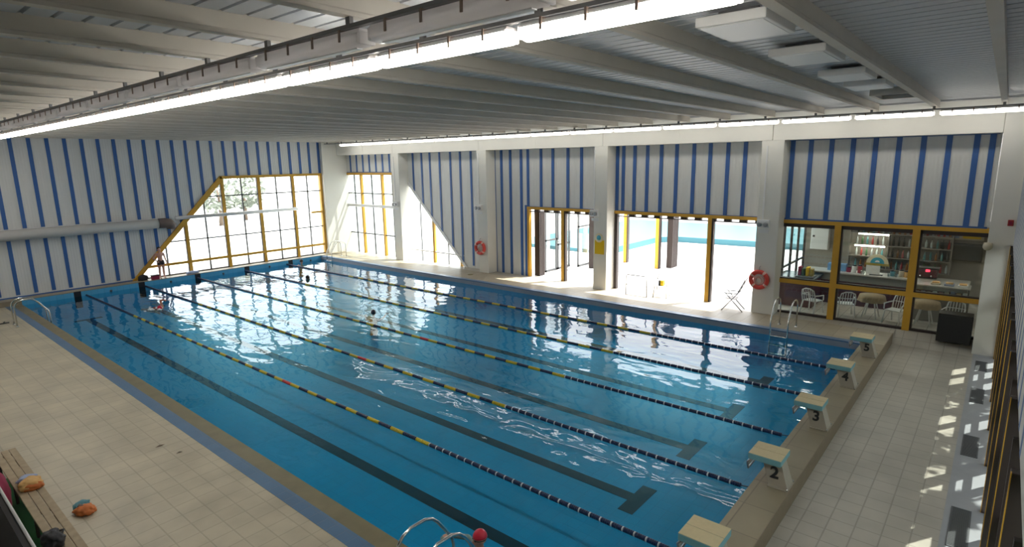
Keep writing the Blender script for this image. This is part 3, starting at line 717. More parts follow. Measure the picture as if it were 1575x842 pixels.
# floor grates along the dark windows
for k, (x0, x1) in enumerate([(4.45, 5.7), (7.86, 8.9), (10.99, 12.05), (13.6, 14.5)]):
    t = thing('floor_grate', 'dark ribbed grate in the grey floor band, %s from the camera end' % ORD[k], 'grate', (x0, YS+.16, ZF+.003), 0, 'grates in the floor band')
    L = x1-x0
    f = MB(); f.box(0, L, 0, .02, 0, .012); f.box(0, L, .24, .26, 0, .012); f.box(0, .02, .02, .24, 0, .012); f.box(L-.02, L, .02, .24, 0, .012); part(f, 'frame', M['grate'], t)
    f = MB(); n = int(L/.04)
    for i in range(n): f.box(.02+i*(L-.04)/n, .02+i*(L-.04)/n+.022, .02, .24, 0, .01)
    part(f, 'slats', M['grate'], t)
tag(MB().lathe([(.0, 0), (.14, 0), (.14, .02), (.10, .03), (0, .03)], (14.2, 16.6, ZR), 2, 16).build('drain_cover', M['gutter']), 'dark round drain cover on the walkway near the farther rescue ring', 'drain cover')

# ------------------------------------------------------------------ chairs by the openings
def plastic_chair_mesh():
    f = MB()
    f.prism([(-.22, .42), (.2, .44), (.22, .46), (.22, .47), (-.22, .45)], -.22, .22, 1)
    return f
def monobloc(label, loc, rz, m='white', group='white plastic armchairs'):
    t = thing('plastic_chair', label, 'chair', loc, rz, group)
    part(MB().bbox(-.23, .23, -.22, .23, .42, .45, .012), 'seat', M[m], t)
    f = MB(); f.smooth = False   # pierced back: rim and slats
    rim = [(-.23, -.22, .43), (-.235, -.27, .65), (-.2, -.31, .82), (-.08, -.33, .88), (.08, -.33, .88), (.2, -.31, .82), (.235, -.27, .65), (.23, -.22, .43)]
    f.tube(rim, .022, 6)
    for s in (-.15, -.075, 0, .075, .15): f.tube([(s, -.23, .45), (s*1.02, -.28, .65), (s*1.0, -.325, .86-abs(s)*.25)], .014, 5)
    f.tube([(-.22, -.28, .66), (0, -.30, .66), (.22, -.28, .66)], .014, 5)
    part(f, 'backrest', M[m], t)
    for sx in (-1, 1):
        part(MB().tube([(sx*.235, -.27, .65), (sx*.27, -.05, .64), (sx*.27, .18, .63), (sx*.25, .22, .45)], .02, 6), 'armrest', M[m], t)
        part(MB().tube([(sx*.22, .2, .43), (sx*.26, .25, 0)], .025, 6), 'leg', M[m], t)
        part(MB().tube([(sx*.22, -.2, .43), (sx*.25, -.3, 0)], .025, 6), 'leg', M[m], t)
    return t
monobloc('white plastic armchair facing the pool in the wide sunlit opening', (15.35, 7.3, .17), math.pi/2+.2)
t = thing('float_box', 'small yellow and black box on the white chair in the wide opening', 'box', (15.35, 7.3, .625))
part(MB().bbox(-.07, .07, -.1, .02, 0, .2, .01), 'case', M['signal_yellow'], t); part(MB().bbox(-.07, .07, .02, .1, 0, .2, .01), 'dark_end', M['black'], t)
t = thing('hand_rail', 'small grey tubular guard rail beside the white chair', 'rail', (14.8, 8.1, ZR))
part(MB().tube([(0, -.45, 0), (0, -.45, .75), (0, -.40, .82), (0, .40, .82), (0, .45, .75), (0, .45, 0)], .022, 8), 'loop', M['grey_steel'], t)
part(MB().box(-.03, .03, -.45, .45, .0, .015), 'foot_bar', M['grey_steel'], t); part(MB().tube([(0, -.45, .42), (0, .45, .42)], .015, 6), 'cross_bar', M['grey_steel'], t)
# folding chair
t = thing('folding_chair', 'grey folding chair standing open beside the rescue ring pillar', 'chair', (14.9, 4.35, ZR), .15)
for sx in (-1, 1):
    part(MB().tube([(sx*.24, .34, 0), (sx*.24, -.16, .62), (sx*.24, -.40, 1.15)], .017, 8), 'back_tube', M['grey_steel'], t)
    part(MB().tube([(sx*.22, -.36, 0), (sx*.22, .22, .62)], .017, 8), 'leg', M['grey_steel'], t)
    part(MB().bbox(sx*.24-.025, sx*.24+.025, -.2, .28, .62, .65, .008), 'armrest', M['grey_steel'], t)
part(MB().bbox(-.22, .22, -.16, .25, .42, .44, .008), 'seat', M['duct'], t)
for z in (.72, .88, 1.04): part(MB().tube([(-.24, -.16-(z-.62)*.453, z), (.24, -.16-(z-.62)*.453, z)], .02, 6), 'back_strap', M['duct'], t)

# ------------------------------------------------------------------ bar room
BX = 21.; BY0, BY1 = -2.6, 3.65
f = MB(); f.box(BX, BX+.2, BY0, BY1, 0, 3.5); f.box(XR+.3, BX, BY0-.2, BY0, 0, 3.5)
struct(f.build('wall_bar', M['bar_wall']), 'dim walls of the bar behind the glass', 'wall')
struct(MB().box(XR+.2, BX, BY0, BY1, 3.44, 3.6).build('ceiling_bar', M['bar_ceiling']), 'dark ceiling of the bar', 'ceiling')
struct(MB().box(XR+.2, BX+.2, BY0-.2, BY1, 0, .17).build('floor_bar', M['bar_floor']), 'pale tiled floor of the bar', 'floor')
w = thing('window_6', 'bright glazed end of the bar looking out to the terrace', 'window', (0, BY1-.05, .17)); w['kind'] = 'structure'
for x in (15.9, 16.9, 17.9, 18.9, 19.9, 20.9): part(MB().box(x-.03, x+.03, -.04, .04, 0, 3.27), 'mullion', M['brown'], w)
for z in (.0, 1.15, 3.2): part(MB().box(15.85, 20.95, -.035, .035, z, z+.06), 'rail', M['brown'], w)
part(MB().box(15.85, 20.95, -.004, .004, .03, 3.2), 'pane', M['glass'], w)
# counter
t = thing('bar_counter', 'long bar counter with maroon front and pale steel top', 'counter', (18.1, .6, .17))
part(MB().box(0, .7, -2.6, 2.2, 0, .86), 'front', M['counter_red'], t)
part(MB().box(-.02, .7, -2.6, 2.2, .86, 1.12), 'upper_panel', M['counter_grey'], t)
part(MB().bbox(-.08, .75, -2.65, 2.25, 1.12, 1.17, .01), 'top', M['counter_top'], t)
t = thing('side_cabinet', 'low dark cabinet with glass top at the window end of the bar', 'cabinet', (17.3, 2.75, .17))
part(MB().bbox(-.5, .7, -.5, .7, 0, 1.02, .01), 'body', M['counter_red'], t); part(MB().bbox(-.55, .75, -.55, .75, 1.02, 1.07, .008), 'top', M['dark_glass'], t)
# display case
t = thing('display_case', 'low glass display case at the right of the bar counter', 'display case', (17.2, -1.3, .17))
part(MB().bbox(0, .7, -.8, .65, 0, .75, .01), 'base', M['counter_grey'], t); part(MB().bbox(-.04, .75, -.85, .7, .75, .8, .008), 'shelf', M['white'], t)
part(MB().box(0, .006, -.78, .63, .8, 1.15), 'front_pane', M['bar_glass'], t); part(MB().bbox(0, .7, -.8, .65, 1.15, 1.19, .006), 'top', M['counter_top'], t)
for s in (-.78, .6): part(MB().box(.02, .05, s, s+.03, .8, 1.15), 'corner_post', M['steel'], t)
# back shelves with bottles
t = thing('bottle_shelf', 'open bar shelving full of bottles on the back wall', 'shelf', (20.55, .6, .17))
for s in (-1.95, 0, 1.3): part(MB().box(0, .38, s-.02, s+.02, 1.0, 2.95), 'upright', M['shelf'], t)
zs = (1.0, 1.45, 1.9, 2.35, 2.9)
for z in zs: part(MB().box(-.02, .38, -1.97, 1.32, z, z+.03), 'board', M['shelf'], t)
part(MB().box(-.03, .0, -.0, 1.0, 2.02+.3, 2.06+.3), 'light_strip', M['strip_on'], t)
part(MB().box(-.03, .0, .1, 1.1, 1.86, 1.9), 'light_strip', M['strip_on'], t)
part(MB().box(-.03, .03, -1.9, -.1, 2.93, 2.97), 'light_strip', M['strip_on'], t)
bme = []
for i, m in enumerate(BOT):
    b = thing('bottle', 'x', 'bottle')
    part(MB().lathe([(.0, .001), (.036, .001), (.038, .02), (.038, .17), (.03, .21), (.013, .25), (.013, .31), (0, .31)], (0, 0, 0), 2, 10), 'body', m, b)
    part(MB().lathe([(.015, .305), (.015, .335), (0, .337)], (0, 0, 0), 2, 8), 'cap', M['black'], b); bme.append(b)
shn = ['lowest', 'second lowest', 'third', 'highest']
cn = ['green', 'amber', 'clear', 'red', 'teal', 'dark']
for s in range(4):
    n = 0; y = -1.85
    while y < 1.25 and n < 18:
        i = random.randrange(6); c = copy_tree(bme[i]); c.location = (20.68+random.uniform(-.04, .1), .6+y, .17+zs[s]+.03)
        c['label'] = 'small %s bottle among others on the %s bar shelf' % (cn[i], shn[s]); c['group'] = '%s bottles on the %s bar shelf' % (cn[i], shn[s]); y += .17; n += 1
for b in bme:
    for ch in [x for x in bpy.data.objects if x.parent == b]: bpy.data.objects.remove(ch)
    bpy.data.objects.remove(b)
# half-round sign on the counter
t = thing('arched_sign', 'half-round cream and teal sign on the bar counter', 'sign', (18.25, .58, 1.34))
def half(r, a, b, z=0): 
    f = MB(); f.prism([(r*math.cos(math.pi*k/16), z+r*math.sin(math.pi*k/16)) for k in range(17)], a, b, 0); return f
part(half(.34, 0, .03, .40), 'arch', M['sign_arc'], t); part(half(.21, -.01, .0, .42), 'arch_centre', M['sign_teal'], t); part(half(.07, -.016, -.01, .46), 'arch_detail', M['white'], t)
part(MB().box(-.004, .034, -.36, .36, .34, .42), 'gold_band', M['sign_gold'], t); part(MB().box(-.002, .032, -.1, .32, .02, .33), 'lower_plate', M['panel_white'], t)
part(MB().bbox(-.08, .1, -.2, .2, 0, .02, .004), 'foot', M['black'], t)
t = thing('wall_cabinet', 'white wall cupboard with a small dark lock at the left end of the bar', 'cabinet', (20.8, 3.0, 1.75))
part(MB().bbox(-.1, .2, -.33, .33, 0, .85, .01), 'body', M['panel_white'], t); dr = part(MB().bbox(-.115, -.1, -.31, .31, .02, .83, .004), 'door', M['panel_white'], t); part(MB().box(-.125, -.115, .18, .26, .5, .58), 'lock', M['black'], dr)
t = thing('card_box', 'pale blue carton on the left end of the bar counter', 'box', (18.5, 1.85, 1.34))
part(MB().bbox(-.15, .15, -.3, .3, 0, .26, .01), 'carton', M['box_blue'], t); part(MB().box(-.152, .152, -.02, .02, 0, .262), 'tape', M['white'], t)
t = thing('coffee_machine', 'boxy dark coffee machine with a glowing red light', 'coffee machine', (18.5, -.9, 1.34))
t.location.y = -.75
part(MB().bbox(-.22, .22, -.4, .35, .08, .34, .015), 'body', M['counter_red'], t); part(MB().bbox(-.2, .2, -.45, .4, .34, .40, .01), 'hood', M['black'], t)
part(MB().bbox(-.24, -.2, -.2, -.08, .27, .35, .01), 'red_light', M['led_red'], t)
for s in (-.25, .05): part(MB().lathe([(.025, 0), (.03, .05), (.0, .051)], (-.24, s, .1), 2, 8), 'spout', M['steel'], t)
part(MB().bbox(-.25, .22, -.4, .35, 0, .05, .008), 'drip_tray', M['steel'], t)
t = thing('wall_screen', 'wide black screen on the back wall at the right of the bar', 'screen', (20.86, -1.6, 1.7))
part(MB().bbox(-.04, .1, -.62, .62, 0, .62, .01), 'casing', M['black'], t); part(MB().box(-.046, -.04, -.57, .57, .06, .57), 'display', M['dark_glass'], t)
t = thing('poster_row', 'pale picture strip above the black screen', 'poster', (20.94, -1.5, 2.45))
part(MB().box(-.02, .06, -.7, .7, 0, .35), 'backing', M['cream'], t); part(MB().box(-.024, -.02, -.62, -.1, .05, .3), 'picture', M['signal_yellow'], t); part(MB().box(-.024, -.02, .0, .6, .05, .3), 'picture', M['sky_cloth'], t)
t = thing('snack_rack', 'small rack of bright snack bags on the cabinet at the window end', 'rack', (17.2, 2.6, 1.24))
part(MB().bbox(-.25, .25, -.3, .3, 0, .03, .005), 'base', M['grey_steel'], t)
for k, m in enumerate(('sign_gold', 'signal_yellow', 'leaf', 'maroon')): part(MB().bbox(-.15, .1, -.26+.13*k, -.15+.13*k, .03, .3+.05*(k % 2), .02), 'bag', M[m], t)
# cups and packs on the counter
for k, (y, h, m, l) in enumerate([(1.45, .2, 'maroon', 'maroon tin'), (1.28, .28, 'white', 'white dispenser'), (.1, .2, 'teal_cloth', 'teal jar'), (-.15, .25, 'cream', 'cream jar'), (1.1, .3, 'red', 'red canister'), (-.3, .22, 'peach', 'peach jar')]):
    o = thing('canister', 'small %s on the bar counter' % l, 'container', (18.35, y, 1.34))
    part(MB().lathe([(0, 0), (.07, 0), (.075, .02), (.075, h*.8), (.06, h*.86)], (0, 0, 0), 2, 12), 'body', M[m], o)
    part(MB().lathe([(.064, h*.86), (.064, h), (0, h)], (0, 0, 0), 2, 12), 'lid', M['black'], o)
# packets and jars in and on the display case
rc = random.Random(21)
for k in range(9):
    y = -1.98+.155*k; m, l = [('white', 'white'), ('peach', 'peach'), ('sky_cloth', 'pale blue'), ('cream', 'cream'), ('red', 'red')][k % 5]
    o = thing('snack_packet', 'small %s packet inside the glass display case, %s from the pier end' % (l, ORD[k]), 'packet', (17.42, y, .971), rc.uniform(-.2, .2), 'packets in the display case')
    h = rc.uniform(.12, .24); part(MB().bbox(-.05, .05, -.055, .055, 0, h, .015), 'bag', M[m], o); part(MB().box(-.054, .054, -.05, .05, h*.35, h*.6), 'band', M[['red', 'teal_cloth', 'white', 'orange', 'cream'][k % 5]], o)
for k, (y, m, l) in enumerate([(-1.9, 'white', 'white'), (-1.55, 'sky_cloth', 'pale blue'), (-1.2, 'cream', 'cream')]):
    o = thing('tray', 'small %s tray on top of the glass display case' % l, 'tray', (17.5, y, 1.361), 0, 'trays on the display case')
    part(MB().bbox(-.15, .15, -.13, .13, 0, .05, .01), 'base', M[m], o); f = part(MB().bbox(-.11, .11, -.1, .1, .05, .09, .02), 'pastries', M['peach'], o)
for k, y in enumerate((.95, 1.02, -.02, .2)):
    o = thing('drinking_glass', 'clear drinking glass on the bar counter, %s from the window end' % ORD[[1, 0, 3, 2][k]], 'glass', (18.2, y, 1.341), 0, 'glasses on the counter')
    part(MB().lathe([(0, .002), (.03, .002), (.038, .13), (.035, .13), (.028, .01), (0, .01)], (0, 0, 0), 2, 12), 'cup', M['bar_glass'], o)
# tables and chairs at the glass
for k, (x, y) in enumerate([(16.75, .42), (16.75, -1.05)]):
    t = thing('bar_table', 'round bar table with a beige cloth, %s' % ('the one behind the middle glass' , 'the one nearest the black cabinet')[k], 'table', (x, y, .17), 0, 'bar tables behind the glass')
    part(MB().lathe([(0, .70), (.36, .70), (.37, .72), (.36, .74), (0, .74)], (0, 0, 0), 2, 24), 'top', M['white'], t)
    pr = MB(); pr.smooth = True; n = 32; vs = []; fs = []
    for z, r0, a in ((.75, .0, 0), (.75, .37, 0), (.66, .385, .012), (.54, .40, .03)):
        for i in range(n): th = 2*math.pi*i/n; r = r0+a*math.sin(th*8); vs.append((r*math.cos(th), r*math.sin(th), z))
    for j in range(3):
        for i in range(n): fs.append([j*n+i, j*n+(i+1) % n, (j+1)*n+(i+1) % n, (j+1)*n+i])
    pr.addf(vs, fs); part(pr, 'cloth', M['cloth_beige'], t)
    for a in range(4): part(MB().tube([(.1*math.cos(a*1.571+.7), .1*math.sin(a*1.571+.7), .7), (.3*math.cos(a*1.571+.7), .3*math.sin(a*1.571+.7), 0)], .022, 6), 'leg', M['white'], t)
for x, y, rz, l in [(16.25, 2.1, -1.9, 'white plastic armchair behind the bar glass, nearest the rescue ring pillar'), (16.4, 1.12, -1.2, 'white plastic armchair behind the bar glass just right of the first post'),
                    (16.35, -.32, 1.2, 'white plastic armchair behind the bar glass beside the second post'), (16.35, -1.78, 1.4, 'white plastic armchair behind the bar glass above the black cabinet')]:
    monobloc(l, (x, y, .17), rz)
# fill lamps added under the bar ceiling to brighten the room
for bx_, by_, w_ in ((17.3, 2.3, 'window end'), (17.3, .3, 'middle'), (17.3, -1.6, 'pier end')):
  t = thing('bar_fill_lamp', 'added round white fill lamp inside the bar at the %s' % w_, 'lamp', (bx_, by_, 3.44), 0, 'added fill lamps of the bar'); part(MB().lathe([(.2, 0), (.2, -.03), (.15, -.08), (0, -.1)], (0, 0, 0), 2, 20), 'bowl', M['strip_on'], t); part(MB().lathe([(.22, 0), (.22, -.02), (.2, -.03)], (0, 0, 0), 2, 20), 'rim', M['white'], t)

# ------------------------------------------------------------------ outdoors
struct(MB().box(XR+.2, 60, BY1, 60, -.1, .165).build('ground_terrace', M['paving']), 'sunlit pale terrace outside the openings', 'ground')
struct(MB().box(-40, XR+.2, YF+.2, 60, -.1, .165).build('ground_beyond', M['paving']), 'sunlit pale ground beyond the far window', 'ground')
struct(MB().box(-40, 60, -40, YS-.2, -.3, -.02).build('ground_start', M['lawn']), 'dark grass outside the dark windows', 'ground')
hf = MB(); rh = random.Random(5)  # unseen hedge, added to cut the daylight entering the start windows
for i in range(2600):
    c = Vector((rh.uniform(-6, 24), rh.gauss(-6.6, .35), rh.uniform(0, 3.6))); d = Vector((rh.uniform(-1, 1), rh.uniform(-1, 1), rh.uniform(-1, 1))).normalized(); e = d.orthogonal().normalized()*.16; d *= .26
    hf.addf([c-d, c+e, c+d, c-e], [(0, 1, 2, 3)])
hf.box(-6, 24, -6.9, -6.4, -.02, 3.3)
tag(hf.build('hedge', M['leaf'], fix=False), 'unseen dark green hedge added outside the dark framed windows to cut daylight', 'hedge')
struct(MB().box(BX+.2, 60, YS-.2, BY1, -.1, .165).build('ground_side', M['paving']), 'pale ground beside the bar', 'ground')
rq = random.Random(11)  # unseen trees, crowns added in the sun's path to break up its floor patches
for k, (x, r) in enumerate([(8.9, .5), (11.3, .75), (14.3, .9), (6.7, .45)]):
    t = thing('sun_break_tree', 'unseen slender tree added outside the dark framed windows to break up the sun', 'tree', (x, -4.5, -.02), 0, 'unseen trees added to break up the sun')
    part(MB().tube([(0, 0, 0), (.05, 0, 3), (0, 0, 6)], .07, 8, rr=[.08, .06, .03]), 'trunk', M['bark'], t)
    f = MB()
    for i in range(260):
        a = rq.uniform(0, 6.28); u = rq.uniform(-1, 1); q = rq.uniform(.2, 1)**.5*r; s_ = math.sqrt(1-u*u)
        c = Vector((q*s_*math.cos(a), q*s_*math.sin(a), 6.4+q*u*2.2)); d = Vector((rq.uniform(-1, 1), rq.uniform(-1, 1), rq.uniform(-.6, .6))).normalized(); e = d.orthogonal().normalized()*.1; d *= .18
        f.addf([c-d, c+e, c+d, c-e], [(0, 1, 2, 3)])
    part(f, 'crown', M['leaf'], t)
t = thing('outdoor_pool', 'pale blue outdoor pool rim seen through the wide opening', 'pool', (0, 0, .165))
part(MB().prism([(23.2, 14.3), (29.3, 14.3), (30.2, 13.4), (30.9, 5), (32.4, 5), (31.7, 14.1), (30.0, 15.6), (23.2, 15.6)], 0, .35, 2), 'rim', M['out_pool'], t)
part(MB().prism([(23.2, 15.6), (30.0, 15.6), (31.7, 14.1), (32.4, 5), (40, 5), (40, 22), (23.2, 22)], 0, .2, 2), 'water', M['out_pool'], t)
t = thing('terrace_building', 'long white building beyond the outdoor pool', 'building', (44, 18, .165))
part(MB().box(0, 6, -26, 20, 0, 4.2), 'wall', M['out_wall'], t); part(MB().box(-.3, 6, -26.3, 20.3, 4.2, 4.5), 'roof', M['white'], t)
for y in (-20, -16, -12, -8, -4, 0, 4, 8):
    f = part(MB().box(-.04, .02, y-.7, y+.7, 1.2, 3.0), 'window', M['grey_frame'], t); part(MB().box(-.05, -.04, y-.6, y+.6, 1.3, 2.9), 'pane', M['dark_glass'], t)
rt = random.Random(3)
for k, (x, y, h) in enumerate([(18.0, 52, 5.4), (21.9, 55.4, 5.4)]):
    t = thing('tree', 'pale leafy tree beyond the far window, the %s one' % ('left', 'right')[k], 'tree', (x, y, .165), 0, 'trees beyond the far window')
    part(MB().tube([(0, 0, 0), (.1, 0, h*.3), (0, .1, h*.6)], .15, 8, rr=[.2, .15, .08]), 'trunk', M['bark'], t)
    f = MB()
    for i in range(420):
        a = rt.uniform(0, 6.28); u = rt.uniform(-1, 1); r = rt.uniform(.5, 1)**.5*2.2; s = math.sqrt(1-u*u)
        c = Vector((r*s*math.cos(a), r*s*math.sin(a), h*.65+r*u*1.1)); d = Vector((rt.uniform(-1, 1), rt.uniform(-1, 1), rt.uniform(-.6, .6))).normalized(); e = d.orthogonal().normalized()*.22; d *= .35
        f.addf([c-d, c+e, c+d, c-e], [(0, 1, 2, 3)])
    part(f, 'crown', M['leaf_pale'], t)

# ------------------------------------------------------------------ gallery and near deck things
f = MB(); f.box(XN, -5.03, YS, 9, 2.6, 2.9); struct(f.build('floor_gallery', M['parapet']), 'dark floor of the viewing gallery', 'floor')
t = thing('gallery_parapet', 'dark gallery parapet with a thin white top rail in the lower left corner', 'parapet', (-5.0, 0, 2.7))
part(MB().box(-.03, -.008, YS, 8.8, 0, 1.295), 'panel', M['parapet'], t); part(MB().bbox(-.008, .004, YS, 8.8, 1.25, 1.3, .004), 'top_rail', M['white'], t)
tag(MB().bbox(-5.6, -3.93, 4.0, 10.6, ZN, ZN+.008, .003).build('floor_mat', M['green']), 'green mat lying under and behind the wooden bench', 'mat')
t = thing('wooden_bench', 'long weathered wooden slat bench on the near deck', 'bench', (-3.90, 8.0, ZN))
for k in range(3): part(MB().bbox(-.16+.11*k, -.16+.11*k+.1, -3.2, 2.9, .39, .42, .006), 'slat', M['wood'], t)
for y in (-2.9, -1.45, 0, 1.4, 2.7):
    for s in (-1, 1): part(MB().bbox(s*.12-.02, s*.12+.02, y-.025, y+.025, .008, .36, .004), 'leg', M['brown'], t)
    part(MB().bbox(-.15, .15, y-.03, y+.03, .36, .39, .004), 'cross_bar', M['brown'], t)
def crumple(mb, c, rx, ry, rz, seed, amp=.25, sub=4):
    bm = bmesh.new(); bmesh.ops.create_icosphere(bm, subdivisions=sub, radius=1)
    from mathutils import noise
    for v in bm.verts:
        n = noise.fractal(v.co*1.6+Vector((seed, seed*2, 0)), 1., 2., 4); k = 1+amp*n
        p = v.co*k; v.co = Vector((c[0]+p.x*rx, c[1]+p.y*ry, max(c[2]-rz*.55, c[2]+p.z*rz)))
    o = mb.smooth; mb.smooth = True; mb.frombm(bm); mb.smooth = o; return mb
ZBn = ZN+.42
t = thing('towel', 'crumpled peach and orange towel with a pale blue fold lying on the bench', 'towel', (-3.88, 8.95, ZBn))
part(crumple(MB(), (0, 0, .055), .15, .17, .10, 1.3), 'towel_body', M['peach'], t); part(crumple(MB(), (.0, .2, .055), .13, .1, .08, 4.1), 'pale_blue_fold', M['sky_cloth'], t); part(crumple(MB(), (.02, -.13, .045), .13, .07, .07, 9.1), 'orange_fold', M['orange'], t)
t = thing('maroon_bag', 'maroon cloth bag slumped against the bench on the green mat', 'bag', (-4.30, 9.35, ZN+.008))
part(crumple(MB(), (0.02, 0, .28), .19, .36, .42, 2.2, .15), 'body', M['maroon'], t); part(MB().tube([(-.1, -.2, .3), (0, -.1, .5), (.05, .1, .5), (-.05, .25, .3)], .02, 6), 'strap', M['maroon'], t)
t = thing('black_bag', 'black shiny bag lying on the near end of the bench', 'bag', (-4.03, 6.82, ZBn))
part(crumple(MB(), (0, 0, .085), .13, .19, .13, 6.2, .3), 'body', M['black_cloth'], t); part(MB().tube([(.05, -.12, .1), (.13, 0, .17), (.06, .14, .11)], .015, 6), 'strap', M['black_cloth'], t)
t = thing('shoulder_bag', 'small orange bag with a teal flap lying on the beige tiles', 'bag', (-3.38, 8.22, ZN))
t.rotation_euler = (0, 0, .35)
part(crumple(MB(), (0, 0, .05), .13, .17, .09, 3.7, .25), 'body', M['orange'], t); part(crumple(MB(), (.05, .15, .08), .12, .09, .06, 7.7, .25), 'teal_flap', M['teal_cloth'], t); part(crumple(MB(), (-.02, .05, .11), .04, .06, .04, 2.7, .2, 3), 'opening', M['duct_dark'], t)
for k, (px, py, l) in enumerate([(-1.75, 9.75, 'small dark leaf on the beige deck, the larger of two'), (-1.62, 9.15, 'small dark leaf on the beige deck, the smaller of two')]):
    f = MB(); s = .09-.03*k
    f.addf([(-s, 0, .004), (0, s*.4, .016), (s, 0, .006), (0, -s*.4, .012), (0, 0, .022)], [(0, 3, 4), (3, 2, 4), (2, 1, 4), (1, 0, 4)])
    o = f.build('fallen_leaf', M['bark']); o.location = (px, py, ZN); tag(o, l, 'leaf', 'leaves on the deck')
# items on the far ledge
t = thing('sports_bag', 'dark bag on the far ledge at the foot of the slanted frame', 'bag', (3.95, 28.22, ZL)); part(crumple(MB(), (0, 0, .1), .22, .13, .18, 1.1, .2, 3), 'body', M['black_cloth'], t); part(MB().tube([(-.1, 0, .15), (0, -.02, .35), (.1, 0, .15)], .012, 6), 'strap', M['black_cloth'], t)
t = thing('box', 'small dark red box on the far ledge beside the standing boy', 'box', (4.4, 28.05, ZL)); part(MB().bbox(-.16, .16, -.1, .1, 0, .2, .01), 'body', M['maroon'], t); part(MB().bbox(-.165, .165, -.105, .105, .17, .22, .006), 'lid', M['brown'], t)
o = crumple(MB(), (0, 0, .05), .3, .12, .09, 5.5, .2, 3).build('towel', M['sky_cloth']); o.location = (6.1, 28.1, ZL); tag(o, 'pale blue towel on the far ledge under the window', 'towel')
t = thing('flip_flop', 'dark slipper at the left corner of the far ledge', 'slipper', (-1.75, 24.6, ZN)); part(MB().bbox(-.14, .14, -.06, .06, 0, .03, .01), 'sole', M['black'], t); part(MB().tube([(-.02, -.055, .025), (.02, 0, .07), (-.02, .055, .025)], .014, 6), 'strap', M['black'], t)

# ------------------------------------------------------------------ people
def body_mesh(name, segs, ells, mats, voxel=.012, smooth=4):
    f = MB()
    for p0, r0, p1, r1 in segs:
        a, b = Vector(p0), Vector(p1); d = b-a; n = max(2, int(d.length/(.35*min(r0, r1)))+1); n = min(n, 24)
        f.tube([a+d*(i/(n-1)) for i in range(n)], 0, 12, True, [r0+(r1-r0)*i/(n-1) for i in range(n)])
        f.ell(a, r0, r0, r0, 2); f.ell(b, r1, r1, r1, 2)
    for c, rx, ry, rz in ells: f.ell(c, rx, ry, rz, 3)
    o = f.build(name, mats)
    md = o.modifiers.new('r', 'REMESH'); md.mode = 'VOXEL'; md.voxel_size = voxel; md.use_smooth_shade = True
    ms = o.modifiers.new('s', 'SMOOTH'); ms.iterations = smooth; ms.factor = .5
    dg = bpy.context.evaluated_depsgraph_get(); dg.update()
    me = bpy.data.meshes.new_from_object(o.evaluated_get(dg)); o.modifiers.clear(); o.data = me
    if not me.materials: me.materials.append(mats)
    me.polygons.foreach_set('use_smooth', [True]*len(me.polygons))
    return o
def head(c, s=1., yaw=0.):
    """skull, jaw, nose, ears facing -y then turned by yaw; returns ellipsoids and segments"""
    cx, cy, cz = c
    def R(x, y): return (cx+s*(x*math.cos(yaw)-y*math.sin(yaw)), cy+s*(x*math.sin(yaw)+y*math.cos(yaw)))
    e = [(c, .074*s, .082*s, .10*s)]
    for x, y, z, r in ((0, -.035, -.06, .055), (0, -.02, -.03, .066), (.072, .005, -.01, .02), (-.072, .005, -.01, .02), (0, -.088, -.02, .016), (0, -.082, .0, .013), (0, -.08, -.055, .017), (0, .03, .02, .075)):
        q = R(x, y); e.append(((q[0], q[1], cz+s*z), r*s, r*s, r*s*1.15))
    return e
def hand(w, d, side, palm_n, s=1.):
    """palm and five curled fingers at wrist w pointing along d"""
    w = Vector(w); d = Vector(d).normalized(); n = Vector(palm_n).normalized(); t = d.cross(n).normalized()*side
    segs = []
    pl = w+d*.085*s
    for k, (off, L) in enumerate(((-.03, .068), (-.01, .078), (.01, .073), (.03, .058))):
        b = w+d*.08*s+t*off*s; segs.append((tuple(w+t*off*.5*s), .017*s, tuple(b), .013*s))
        m = b+(d*.55+n*.15).normalized()*L*.5*s; e = m+(d*.6+n*.6).normalized()*L*.5*s
        segs += [(tuple(b), .0095*s, tuple(m), .0085*s), (tuple(m), .0085*s, tuple(e), .0075*s)]
    b = w+d*.03*s-t*.03*s; m = b+(d*.7-t*.6+n*.2).normalized()*.035*s; e = m+(d*.9-t*.1+n*.3).normalized()*.03*s
    segs += [(tuple(b), .013*s, tuple(m), .0105*s), (tuple(m), .0105*s, tuple(e), .0085*s)]
    return segs
def cap_mesh(c, s, m, name, parent, rx=.083, ry=.093, rz=.11, cut=-.02):
    f = MB(); bm = bmesh.new(); bmesh.ops.create_icosphere(bm, subdivisions=4, radius=1)
    bmesh.ops.delete(bm, geom=[v for v in bm.verts if v.co.z < cut*10], context='VERTS')
    for v in bm.verts: v.co = Vector((c[0]+v.co.x*rx*s, c[1]+v.co.y*ry*s, c[2]+v.co.z*rz*s))
    f.smooth = True; f.frombm(bm); o = f.build(name, m); o.parent = parent
    md = o.modifiers.new('solid', 'SOLIDIFY'); md.thickness = .006; md.offset = 1; return o
# boy standing on the far ledge (1.5 m)
P = thing('person', 'boy in dark swim trunks standing on the far ledge against the slanted window', 'person', (4.76, 28.17, ZL))
S = [((0, 0, .80), .115, (0, 0, .95), .105), ((0, 0, .95), .10, (0, .0, 1.12), .12), ((-.05, 0, 1.13), .1, (.05, 0, 1.13), .1),
     ((-.13, 0, 1.19), .052, (.13, 0, 1.19), .052), ((0, 0, 1.2), .05, (0, -.01, 1.30), .046)]
for s in (-1, 1):
    S += [((s*.075, 0, .78), .088, (s*.085, -.01, .44), .055), ((s*.085, -.01, .42), .052, (s*.088, .01, .27), .05), ((s*.088, .01, .27), .05, (s*.09, .02, .07), .032), ((s*.09, .02, .045), .036, (s*.10, -.12, .022), .024)]
    for t_ in range(4): S.append(((s*.10+s*(t_-1.5)*.016, -.11, .02), .012, (s*.103+s*(t_-1.5)*.018, -.15, .014), .010))
